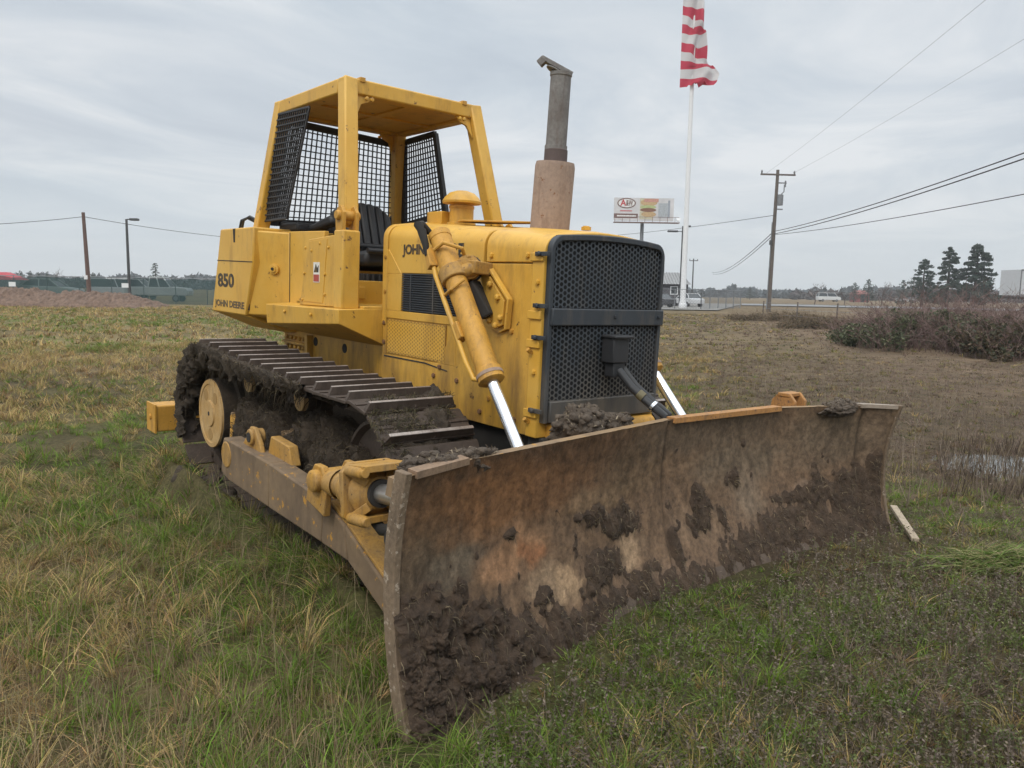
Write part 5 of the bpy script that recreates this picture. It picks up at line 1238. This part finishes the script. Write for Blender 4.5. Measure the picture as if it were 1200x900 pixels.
def car(name, label, cat, u, d, ang, L=4.6, Wd=1.8, Ht=1.45, paint=(.5, .5, .5), style='car', group=None):
    p = gcol(u, d); r = thing(name, label, cat, p, math.atan2(HX.y, HX.x) - PI / 2 + ang, group); k = L / 4.6; P = plain(name + '_paint', paint, .3, .1, .08); h_ = Wd / 2
    if style == 'pickup': body = [(-2.3, .45), (2.25, .45), (2.3, .8), (2.15, 1.0), (.95, 1.08), (.9, 1.05), (-2.3, 1.05)]; cab = [(-.55, 1.05), (1.05, 1.05), (.5, 1.75), (-.45, 1.75)]
    elif style == 'van': body = [(-2.3, .4), (2.25, .4), (2.3, .9), (2.0, 1.15), (1.5, 1.25), (-2.3, 1.25)]; cab = [(-2.28, 1.25), (1.55, 1.25), (.95, 2.1), (-2.2, 2.1)]
    else: body = [(-2.25, .4), (2.2, .4), (2.28, .65), (2.1, .8), (1.0, .92), (-1.6, .98), (-2.25, .9)]; cab = [(-1.75, .95), (1.05, .92), (.35, 1.42), (-1.1, 1.44)]
    sz = Ht / (1.45 if style == 'car' else 1.75 if style == 'pickup' else 2.1)
    MB().prism([(x * k, -h_, z * sz) for x, z in body], (0, 2 * h_, 0)).build('body', P, r, .05)
    m = MB(); m.hexa([(cab[0][0] * k, -h_ * .95, cab[0][1] * sz), (cab[1][0] * k, -h_ * .95, cab[1][1] * sz), (cab[1][0] * k, h_ * .95, cab[1][1] * sz), (cab[0][0] * k, h_ * .95, cab[0][1] * sz)],
                    [(cab[3][0] * k, -h_ * .75, cab[3][1] * sz), (cab[2][0] * k, -h_ * .75, cab[2][1] * sz), (cab[2][0] * k, h_ * .75, cab[2][1] * sz), (cab[3][0] * k, h_ * .75, cab[3][1] * sz)]); m.build('window', GLASS, r, .02)
    zt = cab[2][1] * sz; m = MB(); m.box(cab[3][0] * k - .02, cab[2][0] * k + .02, -h_ * .76, h_ * .76, zt - .03, zt + .06)
    for t in (0, .5, 1):
        xb = (cab[0][0] * (1 - t) + cab[1][0] * t) * k; xt = (cab[3][0] * (1 - t) + cab[2][0] * t) * k
        for sg in (-1, 1): m.beam((xb, sg * h_ * .955, cab[0][1] * sz), (xt, sg * h_ * .76, zt), .09, .06, up=(0, 1, 0))
    m.build('roof', P, r, .01)
    for x in (-1.4 * k, 1.42 * k):
        for sg in (-1, 1):
            w = MB().lathe((x, sg * (h_ - .2), .33), (0, sg, 0), [(0, .33), (.2, .33), (.215, .28)], 20).build('wheel', RUB, r); MB().lathe((x, sg * (h_ + .004), .33), (0, sg, 0), [(0, .21), (.02, .2)], 14).build('rim', METAL, w)
    for sg in (-.7, .7): MB().box(2.2 * k, 2.29 * k, sg * h_ - .15, sg * h_ + .15, .62 * sz, .76 * sz).build('headlight', WHITEP, r)
    return r


car('pickup_truck', 'light grey pickup parked behind the green fence right of the lamp post', 'pickup truck', 187, 74, .1, 5.8, 1.95, 2.3, (.42, .46, .47), 'pickup')
car('parked_car', 'grey green sedan parked behind the green fence left of the brown pole', 'car', 58, 74, .0, 6.0, 1.85, 2.0, (.26, .31, .30))
car('parked_car', 'white van parked far off behind the fence between pole and pickup', 'van', 150, 84, .0, 7.5, 2.0, 2.15, (.55, .57, .60), 'van')
car('parked_car', 'white car parked behind the chain-link fence right of the flagpole', 'car', 806, 88, 1.9, 4.4, 1.8, 1.55, (.62, .63, .65))
car('parked_car', 'dark car with a pale nose parked half hidden by the grille', 'car', 769, 82, 2.2, 4.3, 1.75, 1.5, (.045, .045, .05))
car('pickup_truck', 'white truck parked beyond the road left of the red shed', 'truck', 971, 205, .0, 6.0, 2.1, 2.3, (.62, .63, .64), 'van')
car('parked_car', 'pale car parked beyond the road right of the red shed', 'car', 1063, 205, .0, 5.5, 1.9, 1.6, (.5, .5, .52))

# red canopy, red shed, white box trailer
D = 72; p = gcol(14, D); r = thing('market_canopy', 'red fabric canopy on posts at the far left edge behind the fence', 'canopy', p, math.atan2(HX.y, HX.x) - PI / 2)
z = hz(14, 321, D); MB().hexa([(-2.4, -1.2, z - .55), (1.0, -1.2, z - .55), (1.0, 1.2, z - .55), (-2.4, 1.2, z - .55)], [(-1.2, -.3, z + .15), (-.2, -.3, z + .15), (-.2, .3, z + .15), (-1.2, .3, z + .15)]).build('roof', plain('red_canvas', (.38, .045, .06), .7), r)
for x in (-2.2, .9): MB().tube([(x, -1.1, 0), (x, -1.1, z - .5)], .04, 8).build('leg', DARKM, r)
D = 205; p = gcol(1011, D); r = thing('red_shed', 'small red shed beyond the road among parked trucks', 'shed', p, math.atan2(HX.y, HX.x) - PI / 2)
MB().box(-1.7, 1.8, 0, 4, 0, hz(1010, 344.5, D)).build('wall', plain('red_boards', (.20, .055, .05), .8), r); zt = hz(1010, 340, D); ze = hz(1010, 345, D)
MB().hexa([(-1.9, -.3, ze), (2.0, -.3, ze), (2.0, 4.3, ze), (-1.9, 4.3, ze)], [(-1.2, 1.9, zt), (1.4, 1.9, zt), (1.4, 2.1, zt), (-1.2, 2.1, zt)]).build('roof', plain('dull_red_roof', (.20, .07, .06), .8), r); MB().box(-.5, .5, -.05, .01, 0, 1.9).build('door', GLASS, r)
D = 75; p = gcol(1234, D); r = thing('box_trailer', 'tall pale grey box trailer cut off by the right edge', 'trailer', p, math.atan2(HX.y, HX.x) - PI / 2 + .12)
zt, z0 = hz(1190, 316, D), hz(1190, 346, D)
MB().box(-3.6, 9, 0, 2.6, z0, zt).build('box_body', plain('trailer_panel', (.50, .52, .55), .5, var=.06), r); m = MB(); m.box(-3.6, 9, -.03, -.002, zt - .12, zt + .02); m.box(-3.62, -3.5, -.03, -.002, z0, zt); m.box(-3.6, 9, -.03, -.002, z0 - .12, z0 + .1); m.build('trim_rail', METAL, r); MB().box(-3.4, 9, .2, 2.4, z0 - .35, z0 - .12).build('chassis', DARKM, r)
for x in (-2.4, -1.2, 6): MB().lathe((x, .0, .5), (0, 1, 0), [(0, .5), (.4, .5)], 18).build('wheel', RUB, r)
MB().box(7.5, 7.7, .3, 2.2, 0, z0).build('landing_leg', DARKM, r)

# --- fences
D = 60; a, b = gcol(-260, D), gcol(700, 66); r = thing('screened_fence', 'long dark green windscreen fence in front of parked vehicles', 'fence', a); n_ = 26
mt, nt, bb = new_mat('green_windscreen'); bb.inputs['Base Color'].default_value = (.028, .066, .070, 1); bb.inputs['Roughness'].default_value = .9
tr_ = N(nt, 'ShaderNodeBsdfTransparent'); mxs = N(nt, 'ShaderNodeMixShader'); wv = noise_tex(nt, N(nt, 'ShaderNodeTexCoord').outputs['Object'], .6, 4, .6); mr = N(nt, 'ShaderNodeMapRange'); nt.links.new(wv, mr.inputs[0]); mr.inputs[3].default_value = .15; mr.inputs[4].default_value = .38
nt.links.new(mr.outputs[0], mxs.inputs[0]); nt.links.new(bb.outputs[0], mxs.inputs[1]); nt.links.new(tr_.outputs[0], mxs.inputs[2]); nt.links.new(mxs.outputs[0], nt.nodes['Material Output'].inputs[0])
dv = b - a; fh = hz(130, 326, 61); m = MB(); NN = 120
sag = lambda i: .06 * math.sin(i * .9) + .04 * math.sin(i * 2.3)
for i in range(NN): m.add([dv * (i / NN), dv * ((i + 1) / NN), dv * ((i + 1) / NN) + Vector((0, 0, fh + sag(i + 1))), dv * (i / NN) + Vector((0, 0, fh + sag(i)))], [(0, 1, 2, 3)])
m.build('screen_cloth', mt, r, recalc=False); m = MB()
for i in range(n_ + 1): MB().tube([dv * (i / n_) + HX * .08, dv * (i / n_) + HX * .08 + Vector((0, 0, fh + .12))], .035, 8).build('fence_post', METAL, r)
MB().tube([Vector((0, 0, fh + .08)) + HX * .08, dv + Vector((0, 0, fh + .08)) + HX * .08], .03, 8).build('top_rail', METAL, r)
for u, v, l in ((15, 333, 'small white notice fixed to the green fence at the far left'), (147, 334.5, 'small white notice fixed to the green fence by the lamp post')):
    p = up(u, v, 59.6); o = MB().box(-.26, .26, -.015, .015, -.17, .17).build('fence_notice', WHITEP); o.location = p; o.rotation_euler.z = math.atan2(HX.y, HX.x) - PI / 2; tag(o, l, 'notice')


def chain_fence(pts, d, h_, label, gap=2.4):
    P_ = [gcol(u, dd) for u, dd in pts]; r = thing('chain_link_fence', label, 'fence', P_[0]); m = MB(); base = P_[0]
    for a, b in zip(P_, P_[1:]):
        L = (b - a).length; k = max(1, int(L / gap)); dn = (b - a) / L
        for i in range(k + 1): q_ = a + dn * L * i / k - base; MB().tube([q_, q_ + Vector((0, 0, h_ + .05))], .05, 8).build('fence_post', METAL, r)
        m.tube([a - base + Vector((0, 0, h_)), b - base + Vector((0, 0, h_))], .03, 6)
        s = 0
        while s < L:
            for sg in (-1, 1):
                x0, x1 = s, s + sg * h_
                t1 = 1.0
                if x1 < 0: t1 = x0 / h_ if h_ else 0; x1 = 0
                if x1 > L: t1 = (L - x0) / h_; x1 = L
                m.beam(a - base + dn * x0 + Vector((0, 0, .02)), a - base + dn * x1 + Vector((0, 0, max(.05, h_ * t1))), .012, .012)
            s += .28
    m.build('chain_mesh', METAL, r, recalc=False, smooth=False); return r
chain_fence([(760, 74), (822, 74), (868, 86)], 74, hz(800, 339, 74), 'grey chain-link fence round the yard behind the flagpole')
r = thing('wire_fence', 'old wire fence on thin posts in front of the road', 'fence', gcol(895, 48)); pts = [gcol(u, d) for u, d in ((895, 48), (935, 44), (982, 40), (1040, 37), (1105, 34), (1180, 31), (1260, 29))]
for q_ in pts: MB().tube([q_ - pts[0], q_ - pts[0] + Vector((.02, .03, 1.15))], .04, 7).build('fence_post', WOODM, r)
m = MB()
for a, b in zip(pts, pts[1:]):
    for z in (.35, .7, 1.05): m.tube([a - pts[0] + Vector((0, 0, z)), b - pts[0] + Vector((0, 0, z))], .008, 4, False)
m.build('fence_wire', METAL, r, recalc=False)

# road beyond the fence, gravel yard by the flagpole
def sheet(name, pts, z, mat): return tag(MB().add([(p.x, p.y, z) for p in pts], [tuple(range(len(pts)))]).build(name, mat, recalc=False, smooth=False), kind='structure')
sheet('gravel_yard', [gcol(690, 70), gcol(842, 70), gcol(872, 120), gcol(690, 120)], .09, plain('pale_gravel', (.20, .19, .175), .9, scale=2))
sheet('road', [gcol(870, 105), gcol(1500, 84), gcol(1500, 100), gcol(870, 125)], .10, plain('pale_wet_road', (.16, .158, .16), .6, scale=1))
# road kerb bank of dark earth
# --- mulch heap
V = []; nx, ny = 420, 40; A, B = gcol(-160, 50), gcol(182, 52); dv = B - A
for i in range(nx):
    for j in range(ny):
        s, t = i / (nx - 1), j / (ny - 1); q_ = A + dv * s + HX * (t * 5 - 1.0)
        prof = math.sin(PI * t) ** .7; e = min(1, (1 - s) * 5.0) ** .8; h_ = (1.12 + .35 * fbm((s * 9, t, 1), 3) - .25 * math.exp(-((s - .62) / .06) ** 2)) * e
        V.append((q_.x, q_.y, -.05 + prof * h_ + .22 * fbm((s * 70, t * 9, 2), 6) * prof))
np_o = np_mesh('mulch_heap', np.array(V), np.array([(i * ny + j, (i + 1) * ny + j, (i + 1) * ny + j + 1, i * ny + j + 1) for i in range(nx - 1) for j in range(ny - 1)]), None, M['mulch'], None, True)
tag(np_o, 'long low heap of reddish brown mulch before the green fence', 'mulch heap')


# --- trees
def leaf_cloud(centres, radii, n, size, cols, flat=1.0):
    c = np.array(centres); k = rng.integers(0, len(c), n); r = np.array(radii)[k]
    d = rng.normal(0, 1, (n, 3)); d /= np.linalg.norm(d, axis=1)[:, None]; p = c[k] + d * (r * rng.uniform(.25, 1, n) ** .5)[:, None] * np.array([1, 1, flat])
    a = rng.normal(0, 1, (n, 3)); a /= np.linalg.norm(a, axis=1)[:, None]; b = np.cross(a, rng.normal(0, 1, (n, 3))); b /= np.linalg.norm(b, axis=1)[:, None]
    s = (size * rng.uniform(.5, 1.4, n))[:, None]; V = np.stack([p - a * s, p + b * s * .5, p + a * s, p - b * s * .5], 1).reshape(-1, 3)
    cc = np.array(cols)[rng.integers(0, len(cols), n)] * rng.uniform(.6, 1.4, (n, 1)); return V, np.arange(4 * n).reshape(n, 4), np.repeat(cc, 4, 0)


CON = [(.045, .068, .058), (.058, .082, .066), (.034, .052, .046), (.07, .09, .07)]


def conifer(u, d, vt, wpx, label, group=None, n=2200, cols=CON, base=None):
    p = gcol(u, d); h_ = hz(u, vt, d); r = thing('conifer_tree', label, 'tree', p, random.uniform(0, 6), group); rad = wpx / 2 * d / F_PX * 1.3
    MB().tube([(0, 0, -.1), (0, 0, h_ * .97)], [.035 * h_, .004 * h_], 8).build('trunk', plain('conifer_bark', (.06, .045, .036), .9), r)
    cs = []; rs = []; m = MB()
    for k in range(46):
        t = (k + random.random()) / 46; z = h_ * (.12 + .87 * t); a = k * 2.4 + random.uniform(-.5, .5); L = rad * (1 - t) ** .75 * random.uniform(.4, 1.2) + .03 * h_
        m.tube([(0, 0, z), (math.cos(a) * L, math.sin(a) * L, z - L * .15)], [.006 * h_, .002 * h_], 4)
        for e in (.45, .75, 1.0): cs.append((math.cos(a) * L * e, math.sin(a) * L * e, z - L * .12 * e)); rs.append(rad * .15 * (1.15 - .6 * t) * random.uniform(.7, 1.2))
    cs.append((0, 0, h_ * .98)); rs.append(rad * .08)
    m.build('limbs', plain('conifer_limb', (.05, .04, .034), .9), r)
    V, F_, C_ = leaf_cloud(cs, rs, int(n * 2.6), rad * .055, cols, .6); np_mesh('crown', V, F_, C_, M['treecol'], r); return r


conifer(1081, 120, 304, 34, 'smaller loose conifer, leftmost of the three on the right', 'three dark conifers on the right', 1500)
conifer(1110, 118, 290, 36, 'middle one of the three dark conifers on the right', 'three dark conifers on the right', 2600)
conifer(1142, 116, 286, 46, 'tallest broad conifer, rightmost of the three on the right', 'three dark conifers on the right', 3600)
conifer(1017, 190, 327, 16, 'small dark conifer standing behind the red shed', None, 600)
conifer(1001, 195, 331, 14, 'little conifer between white truck and red shed', None, 500)
conifer(1058, 170, 328, 16, 'small conifer just left of the three big conifers', None, 600)
conifer(879, 240, 336, 9, 'tiny distant conifer left of the big utility pole', None, 400)
conifer(183, 110, 308, 15, 'lone round topped conifer behind the green fence by the bulldozer', None, 900)
for k, (u, v) in enumerate(((25, 317), (37, 317), (46, 319), (57, 318), (110, 319))):
    conifer(u, 140, v, 10, ['small conifer behind the red canopy, first from the left edge', 'small conifer second from the left edge', 'short conifer third from the left edge', 'small conifer fourth from the left edge', 'little conifer right beside the bare brown pole'][k], 'small conifers behind the green fence', 450)


def bare_tree(u, d, vt, label, group=None, spread=.5, cols=(.10, .075, .068), depth=4, r0=None):
    p = gcol(u, d); h_ = hz(u, vt, d); r = thing('bare_tree', label, 'tree', p, 0, group); tm = MB(); cm_ = MB()
    def grow(a, dr, L, rd, k):
        b = a + dr * L; (tm if k == 0 else cm_).tube([a, a.lerp(b, .5) + Vector((random.gauss(0, L * .04), random.gauss(0, L * .04), 0)), b], [rd, rd * .8, rd * .55], 5 if k < 2 else 3, False)
        if k >= depth: return
        for i in range(3 if k else 4):
            nd = (dr + Vector((random.gauss(0, spread), random.gauss(0, spread), random.uniform(-.1, .35)))).normalized(); grow(a.lerp(b, random.uniform(.55, 1)), nd, L * random.uniform(.55, .78), rd * .55, k + 1)
    grow(Vector((0, 0, -.05)), Vector((0, 0, 1)), h_ * .36, (r0 or h_ * .02), 0); bk = plain('bare_bark', cols, .9)
    tm.build('trunk', bk, r, recalc=False); cm_.build('crown', bk, r, recalc=False); return r


for u, v, l in ((955, 325, 'bare twiggy tree just left of the white truck'), (990, 331, 'thin bare tree above the white truck'), (1034, 322, 'tall thin bare tree right of the red shed'), (1068, 318, 'bare tree among the conifers'), (1090, 322, 'low bare tree in front of the conifers')):
    bare_tree(u, 130, v, l, 'bare trees beyond the road', .55)
bare_tree(62, 120, 310, 'bare spindly tree rising behind the green fence', None, .45)


# far woods: one mass round the horizon
def wood(u0, u1, d, v, seed, cols, name='distant_wood', n=9000):
    cs = []; rs = []
    for k in range(int(abs(u1 - u0) * .9)):
        u = random.uniform(u0, u1); dd = d * random.uniform(.9, 1.15); vv = v + 7 * (vfbm(np.array([u / 26.0]), np.array([seed * 1.7]), 3)[0] - .5) * 2.2; zt = hz(u, vv, dd); p = gcol(u, dd)
        for j in range(3): cs.append((p.x, p.y, zt * random.uniform(.1, .95))); rs.append(max(1.2, zt * .2))
    V, F_, C_ = leaf_cloud(cs, rs, n, d * .004, cols); V[:, 2] = np.maximum(V[:, 2], -.2); o = np_mesh(name, V, F_, C_, M['treecol']); o['kind'] = 'stuff'; return o
HAZE_BLU = [(.075, .092, .105), (.085, .10, .11), (.062, .078, .085), (.095, .105, .11)]  # blue haze of distance put into the far foliage colours
wood(-150, 620, 340, 325, 1, HAZE_BLU, n=16000)
wood(640, 1400, 380, 340, 2, HAZE_BLU, n=15000)
wood(930, 1400, 300, 343, 3, [(.07, .055, .055), (.09, .07, .065), (.05, .048, .046)], n=9000)

# --- bramble thickets on the right
def bramble(u, d, wid, hgt, label, n=5200, canes=420, leafs=((.075, .088, .042), (.095, .105, .055), (.055, .065, .034), (.15, .15, .09)), cane=((.15, .095, .085), (.19, .135, .12), (.115, .075, .068)), dp=1.0, leafy=.62, group='bramble thickets'):
    p = gcol(u, d); r = thing('bramble_thicket', label, 'bush', p, math.atan2(HX.y, HX.x) - PI / 2, group)
    cs = []; rs = []
    for k in range(int(19 * wid)):
        x = random.uniform(-1, 1); y = random.uniform(-1, 1); h_ = hgt * leafy * (1 - .55 * abs(x) ** 2.4) * random.uniform(.35, 1.0)
        cs.append((x * wid / 2, y * dp, max(.12, h_ - .12))); rs.append(random.uniform(.16, .36))
    V, F_, C_ = leaf_cloud(cs, rs, n, .06, leafs, .8); V[:, 2] = np.maximum(V[:, 2], .0)
    np_mesh('leaves', V, F_, C_, M['leafcol'], r)
    V = []; F_ = []; C_ = []
    for k in range(canes):
        x = random.uniform(-1, 1) ; a = Vector((x * wid / 2, random.uniform(-dp, dp), 0)); L = hgt * (1.05 - .4 * abs(x) ** 2) * random.uniform(.55, 1.12); d_ = Vector((random.gauss(0, .4), random.gauss(0, .4), 1)).normalized(); c_ = np.array(random.choice(cane)) * random.uniform(.7, 1.35)
        pr = a; s0 = .008
        for j in range(4):
            q_ = pr + d_ * L / 4; sd = d_.cross(Vector((random.gauss(0, 1), random.gauss(0, 1), .1))).normalized() * s0; o = len(V); V += [pr - sd, pr + sd, q_ + sd * .75, q_ - sd * .75]; F_.append((o, o + 1, o + 2, o + 3)); C_ += [c_] * 4
            for e in range(2 if j > 0 else 0):
                dd = (d_ + Vector((random.gauss(0, .7), random.gauss(0, .7), .1))).normalized() * L * random.uniform(.08, .22); t_ = dd.cross(Vector((random.gauss(0, 1), random.gauss(0, 1), 1))).normalized() * .006; m0 = pr.lerp(q_, random.random()); o = len(V); V += [m0 - t_, m0 + t_, m0 + dd + t_ * .3, m0 + dd - t_ * .3]; F_.append((o, o + 1, o + 2, o + 3)); C_ += [c_ * 1.15] * 4
            pr = q_; d_ = (d_ + Vector((random.gauss(0, .25), random.gauss(0, .25), -.22))).normalized(); s0 *= .8
    np_mesh('canes', np.array(V), np.array(F_), np.array(C_), M['leafcol'], r); return r


bramble(1105, 23, 5.2, 1.75, 'big dark green leafy bramble with reddish canes at right', 14000, 720, dp=1.6, leafy=.66)
bramble(1215, 20, 3.6, 1.75, 'tall bramble with brown leaves cut off by the right edge', 9000, 420, leafs=((.07, .065, .035), (.10, .075, .045), (.05, .055, .03), (.12, .085, .055)), dp=1.5, leafy=.6)
bramble(1130, 29, 6.6, 2.1, 'reddish leafless bramble canes behind the big green bramble', 2500, 900, dp=1.6, leafy=.3)
bramble(1040, 26, 3.0, 1.3, 'low reddish brown bramble at the left end of the green one', 2600, 420, dp=1.0, leafy=.4)
bramble(975, 36, 5.0, .85, 'low dry brown scrub around the thin fence post', 2600, 500, leafs=((.10, .08, .05), (.15, .115, .07), (.075, .06, .04)), cane=((.17, .125, .08), (.13, .09, .06)), leafy=.6)
bramble(915, 46, 6.0, .85, 'strip of brown weeds at the foot of the big pole', 2600, 500, leafs=((.12, .09, .055), (.16, .125, .075), (.09, .07, .045)), cane=((.19, .14, .09), (.14, .10, .07)), leafy=.6)

# the damp air over the field
hm = bpy.data.materials.new('damp_air'); hm.use_nodes = True; hn = hm.node_tree; hn.nodes.remove(hn.nodes['Principled BSDF'])
pv = N(hn, 'ShaderNodeVolumePrincipled'); pv.inputs['Color'].default_value = (.93, .955, .98, 1); pv.inputs['Density'].default_value = HAZE
hn.links.new(pv.outputs[0], hn.nodes['Material Output'].inputs['Volume'])
tag(MB().box(-2700, 2700, -2700, 2700, -2, 60).build('haze', hm, smooth=False), kind='stuff')
# ================================================================== LIGHT AND SKY
w = bpy.data.worlds.new('World'); scene.world = w; w.use_nodes = True; nt = w.node_tree; bg = nt.nodes['Background']
SUN_EL, SUN_AZ = R_(48), math.atan2(-HX.y, -HX.x) - R_(20)             # high behind the photographer
sky = N(nt, 'ShaderNodeTexSky', sky_type='NISHITA'); sky.sun_disc = False; sky.sun_elevation = SUN_EL; sky.sun_rotation = PI / 2 - SUN_AZ; sky.air_density = 1.0; sky.dust_density = 3.0
g = N(nt, 'ShaderNodeTexCoord').outputs['Generated']; sx = N(nt, 'ShaderNodeSeparateXYZ'); nt.links.new(g, sx.inputs[0])
zc = N(nt, 'ShaderNodeMath', operation='MAXIMUM'); nt.links.new(sx.outputs[2], zc.inputs[0]); zc.inputs[1].default_value = 0.0
za = N(nt, 'ShaderNodeMath', operation='ADD'); nt.links.new(zc.outputs[0], za.inputs[0]); za.inputs[1].default_value = .10
dvx = N(nt, 'ShaderNodeVectorMath', operation='DIVIDE'); nt.links.new(g, dvx.inputs[0]); cmb = N(nt, 'ShaderNodeCombineXYZ')
for i in range(3): nt.links.new(za.outputs[0], cmb.inputs[i])
nt.links.new(cmb.outputs[0], dvx.inputs[1])
mp = N(nt, 'ShaderNodeMapping'); nt.links.new(dvx.outputs[0], mp.inputs[0]); mp.inputs['Rotation'].default_value = (0, 0, -math.atan2(HX.y, HX.x)); mp.inputs['Scale'].default_value = (.62, .50, .0); mp.inputs['Location'].default_value = (1.7, .6, 0)
n1 = N(nt, 'ShaderNodeTexNoise', Scale=1.5, Detail=8, Roughness=.58, Distortion=.8); nt.links.new(mp.outputs[0], n1.inputs['Vector'])
n2 = N(nt, 'ShaderNodeTexNoise', Scale=.33, Detail=4, Roughness=.5); nt.links.new(mp.outputs[0], n2.inputs['Vector'])
S_ = 10.0; k = lambda r, g_, b: (r * S_, g_ * S_, b * S_)
c1 = ramp(nt, n1.outputs[0], [(.33, k(.53, .59, .67)), (.46, k(.65, .705, .77)), (.55, k(.775, .81, .85)), (.66, k(.95, .955, .965))])
c2 = ramp(nt, n2.outputs[0], [(.38, k(.58, .68, .75)), (.60, k(.79, .805, .825))])
cl = mixc(nt, .36, c1, c2)
# pale band low over the horizon, then brighter cloud towards the zenith as under any overcast
hzr = ramp(nt, sx.outputs[2], [(0.0, (.80, .80, .80)), (.05, (.62, .62, .62)), (.16, (.0, .0, .0))])
cl = mixc(nt, hzr, cl, k(.70, .765, .815))
zen = ramp(nt, sx.outputs[2], [(.0, (1, 1, 1)), (.36, (1, 1, 1)), (.60, (2.3, 2.25, 2.15)), (1, (3.2, 3.1, 2.95))])
cl = mixc(nt, 1.0, cl, zen, 'MULTIPLY')
cl = mixc(nt, .90, sky.outputs[0], cl)
nt.links.new(cl, bg.inputs['Color']); bg.inputs['Strength'].default_value = .1
sl = bpy.data.lights.new('sun', 'SUN'); sl.energy = 1.5; sl.angle = R_(20); sl.color = (1, .93, .83); so = bpy.data.objects.new('sun', sl); COL.objects.link(so)
so.rotation_euler = (Vector((-math.cos(SUN_EL) * math.cos(SUN_AZ), -math.cos(SUN_EL) * math.sin(SUN_AZ), -math.sin(SUN_EL)))).to_track_quat('-Z', 'Y').to_euler()
vs = scene.view_settings; vs.view_transform = 'Standard'; vs.look = 'None'; vs.gamma = 1; vs.exposure = 0; vs.use_curve_mapping = False
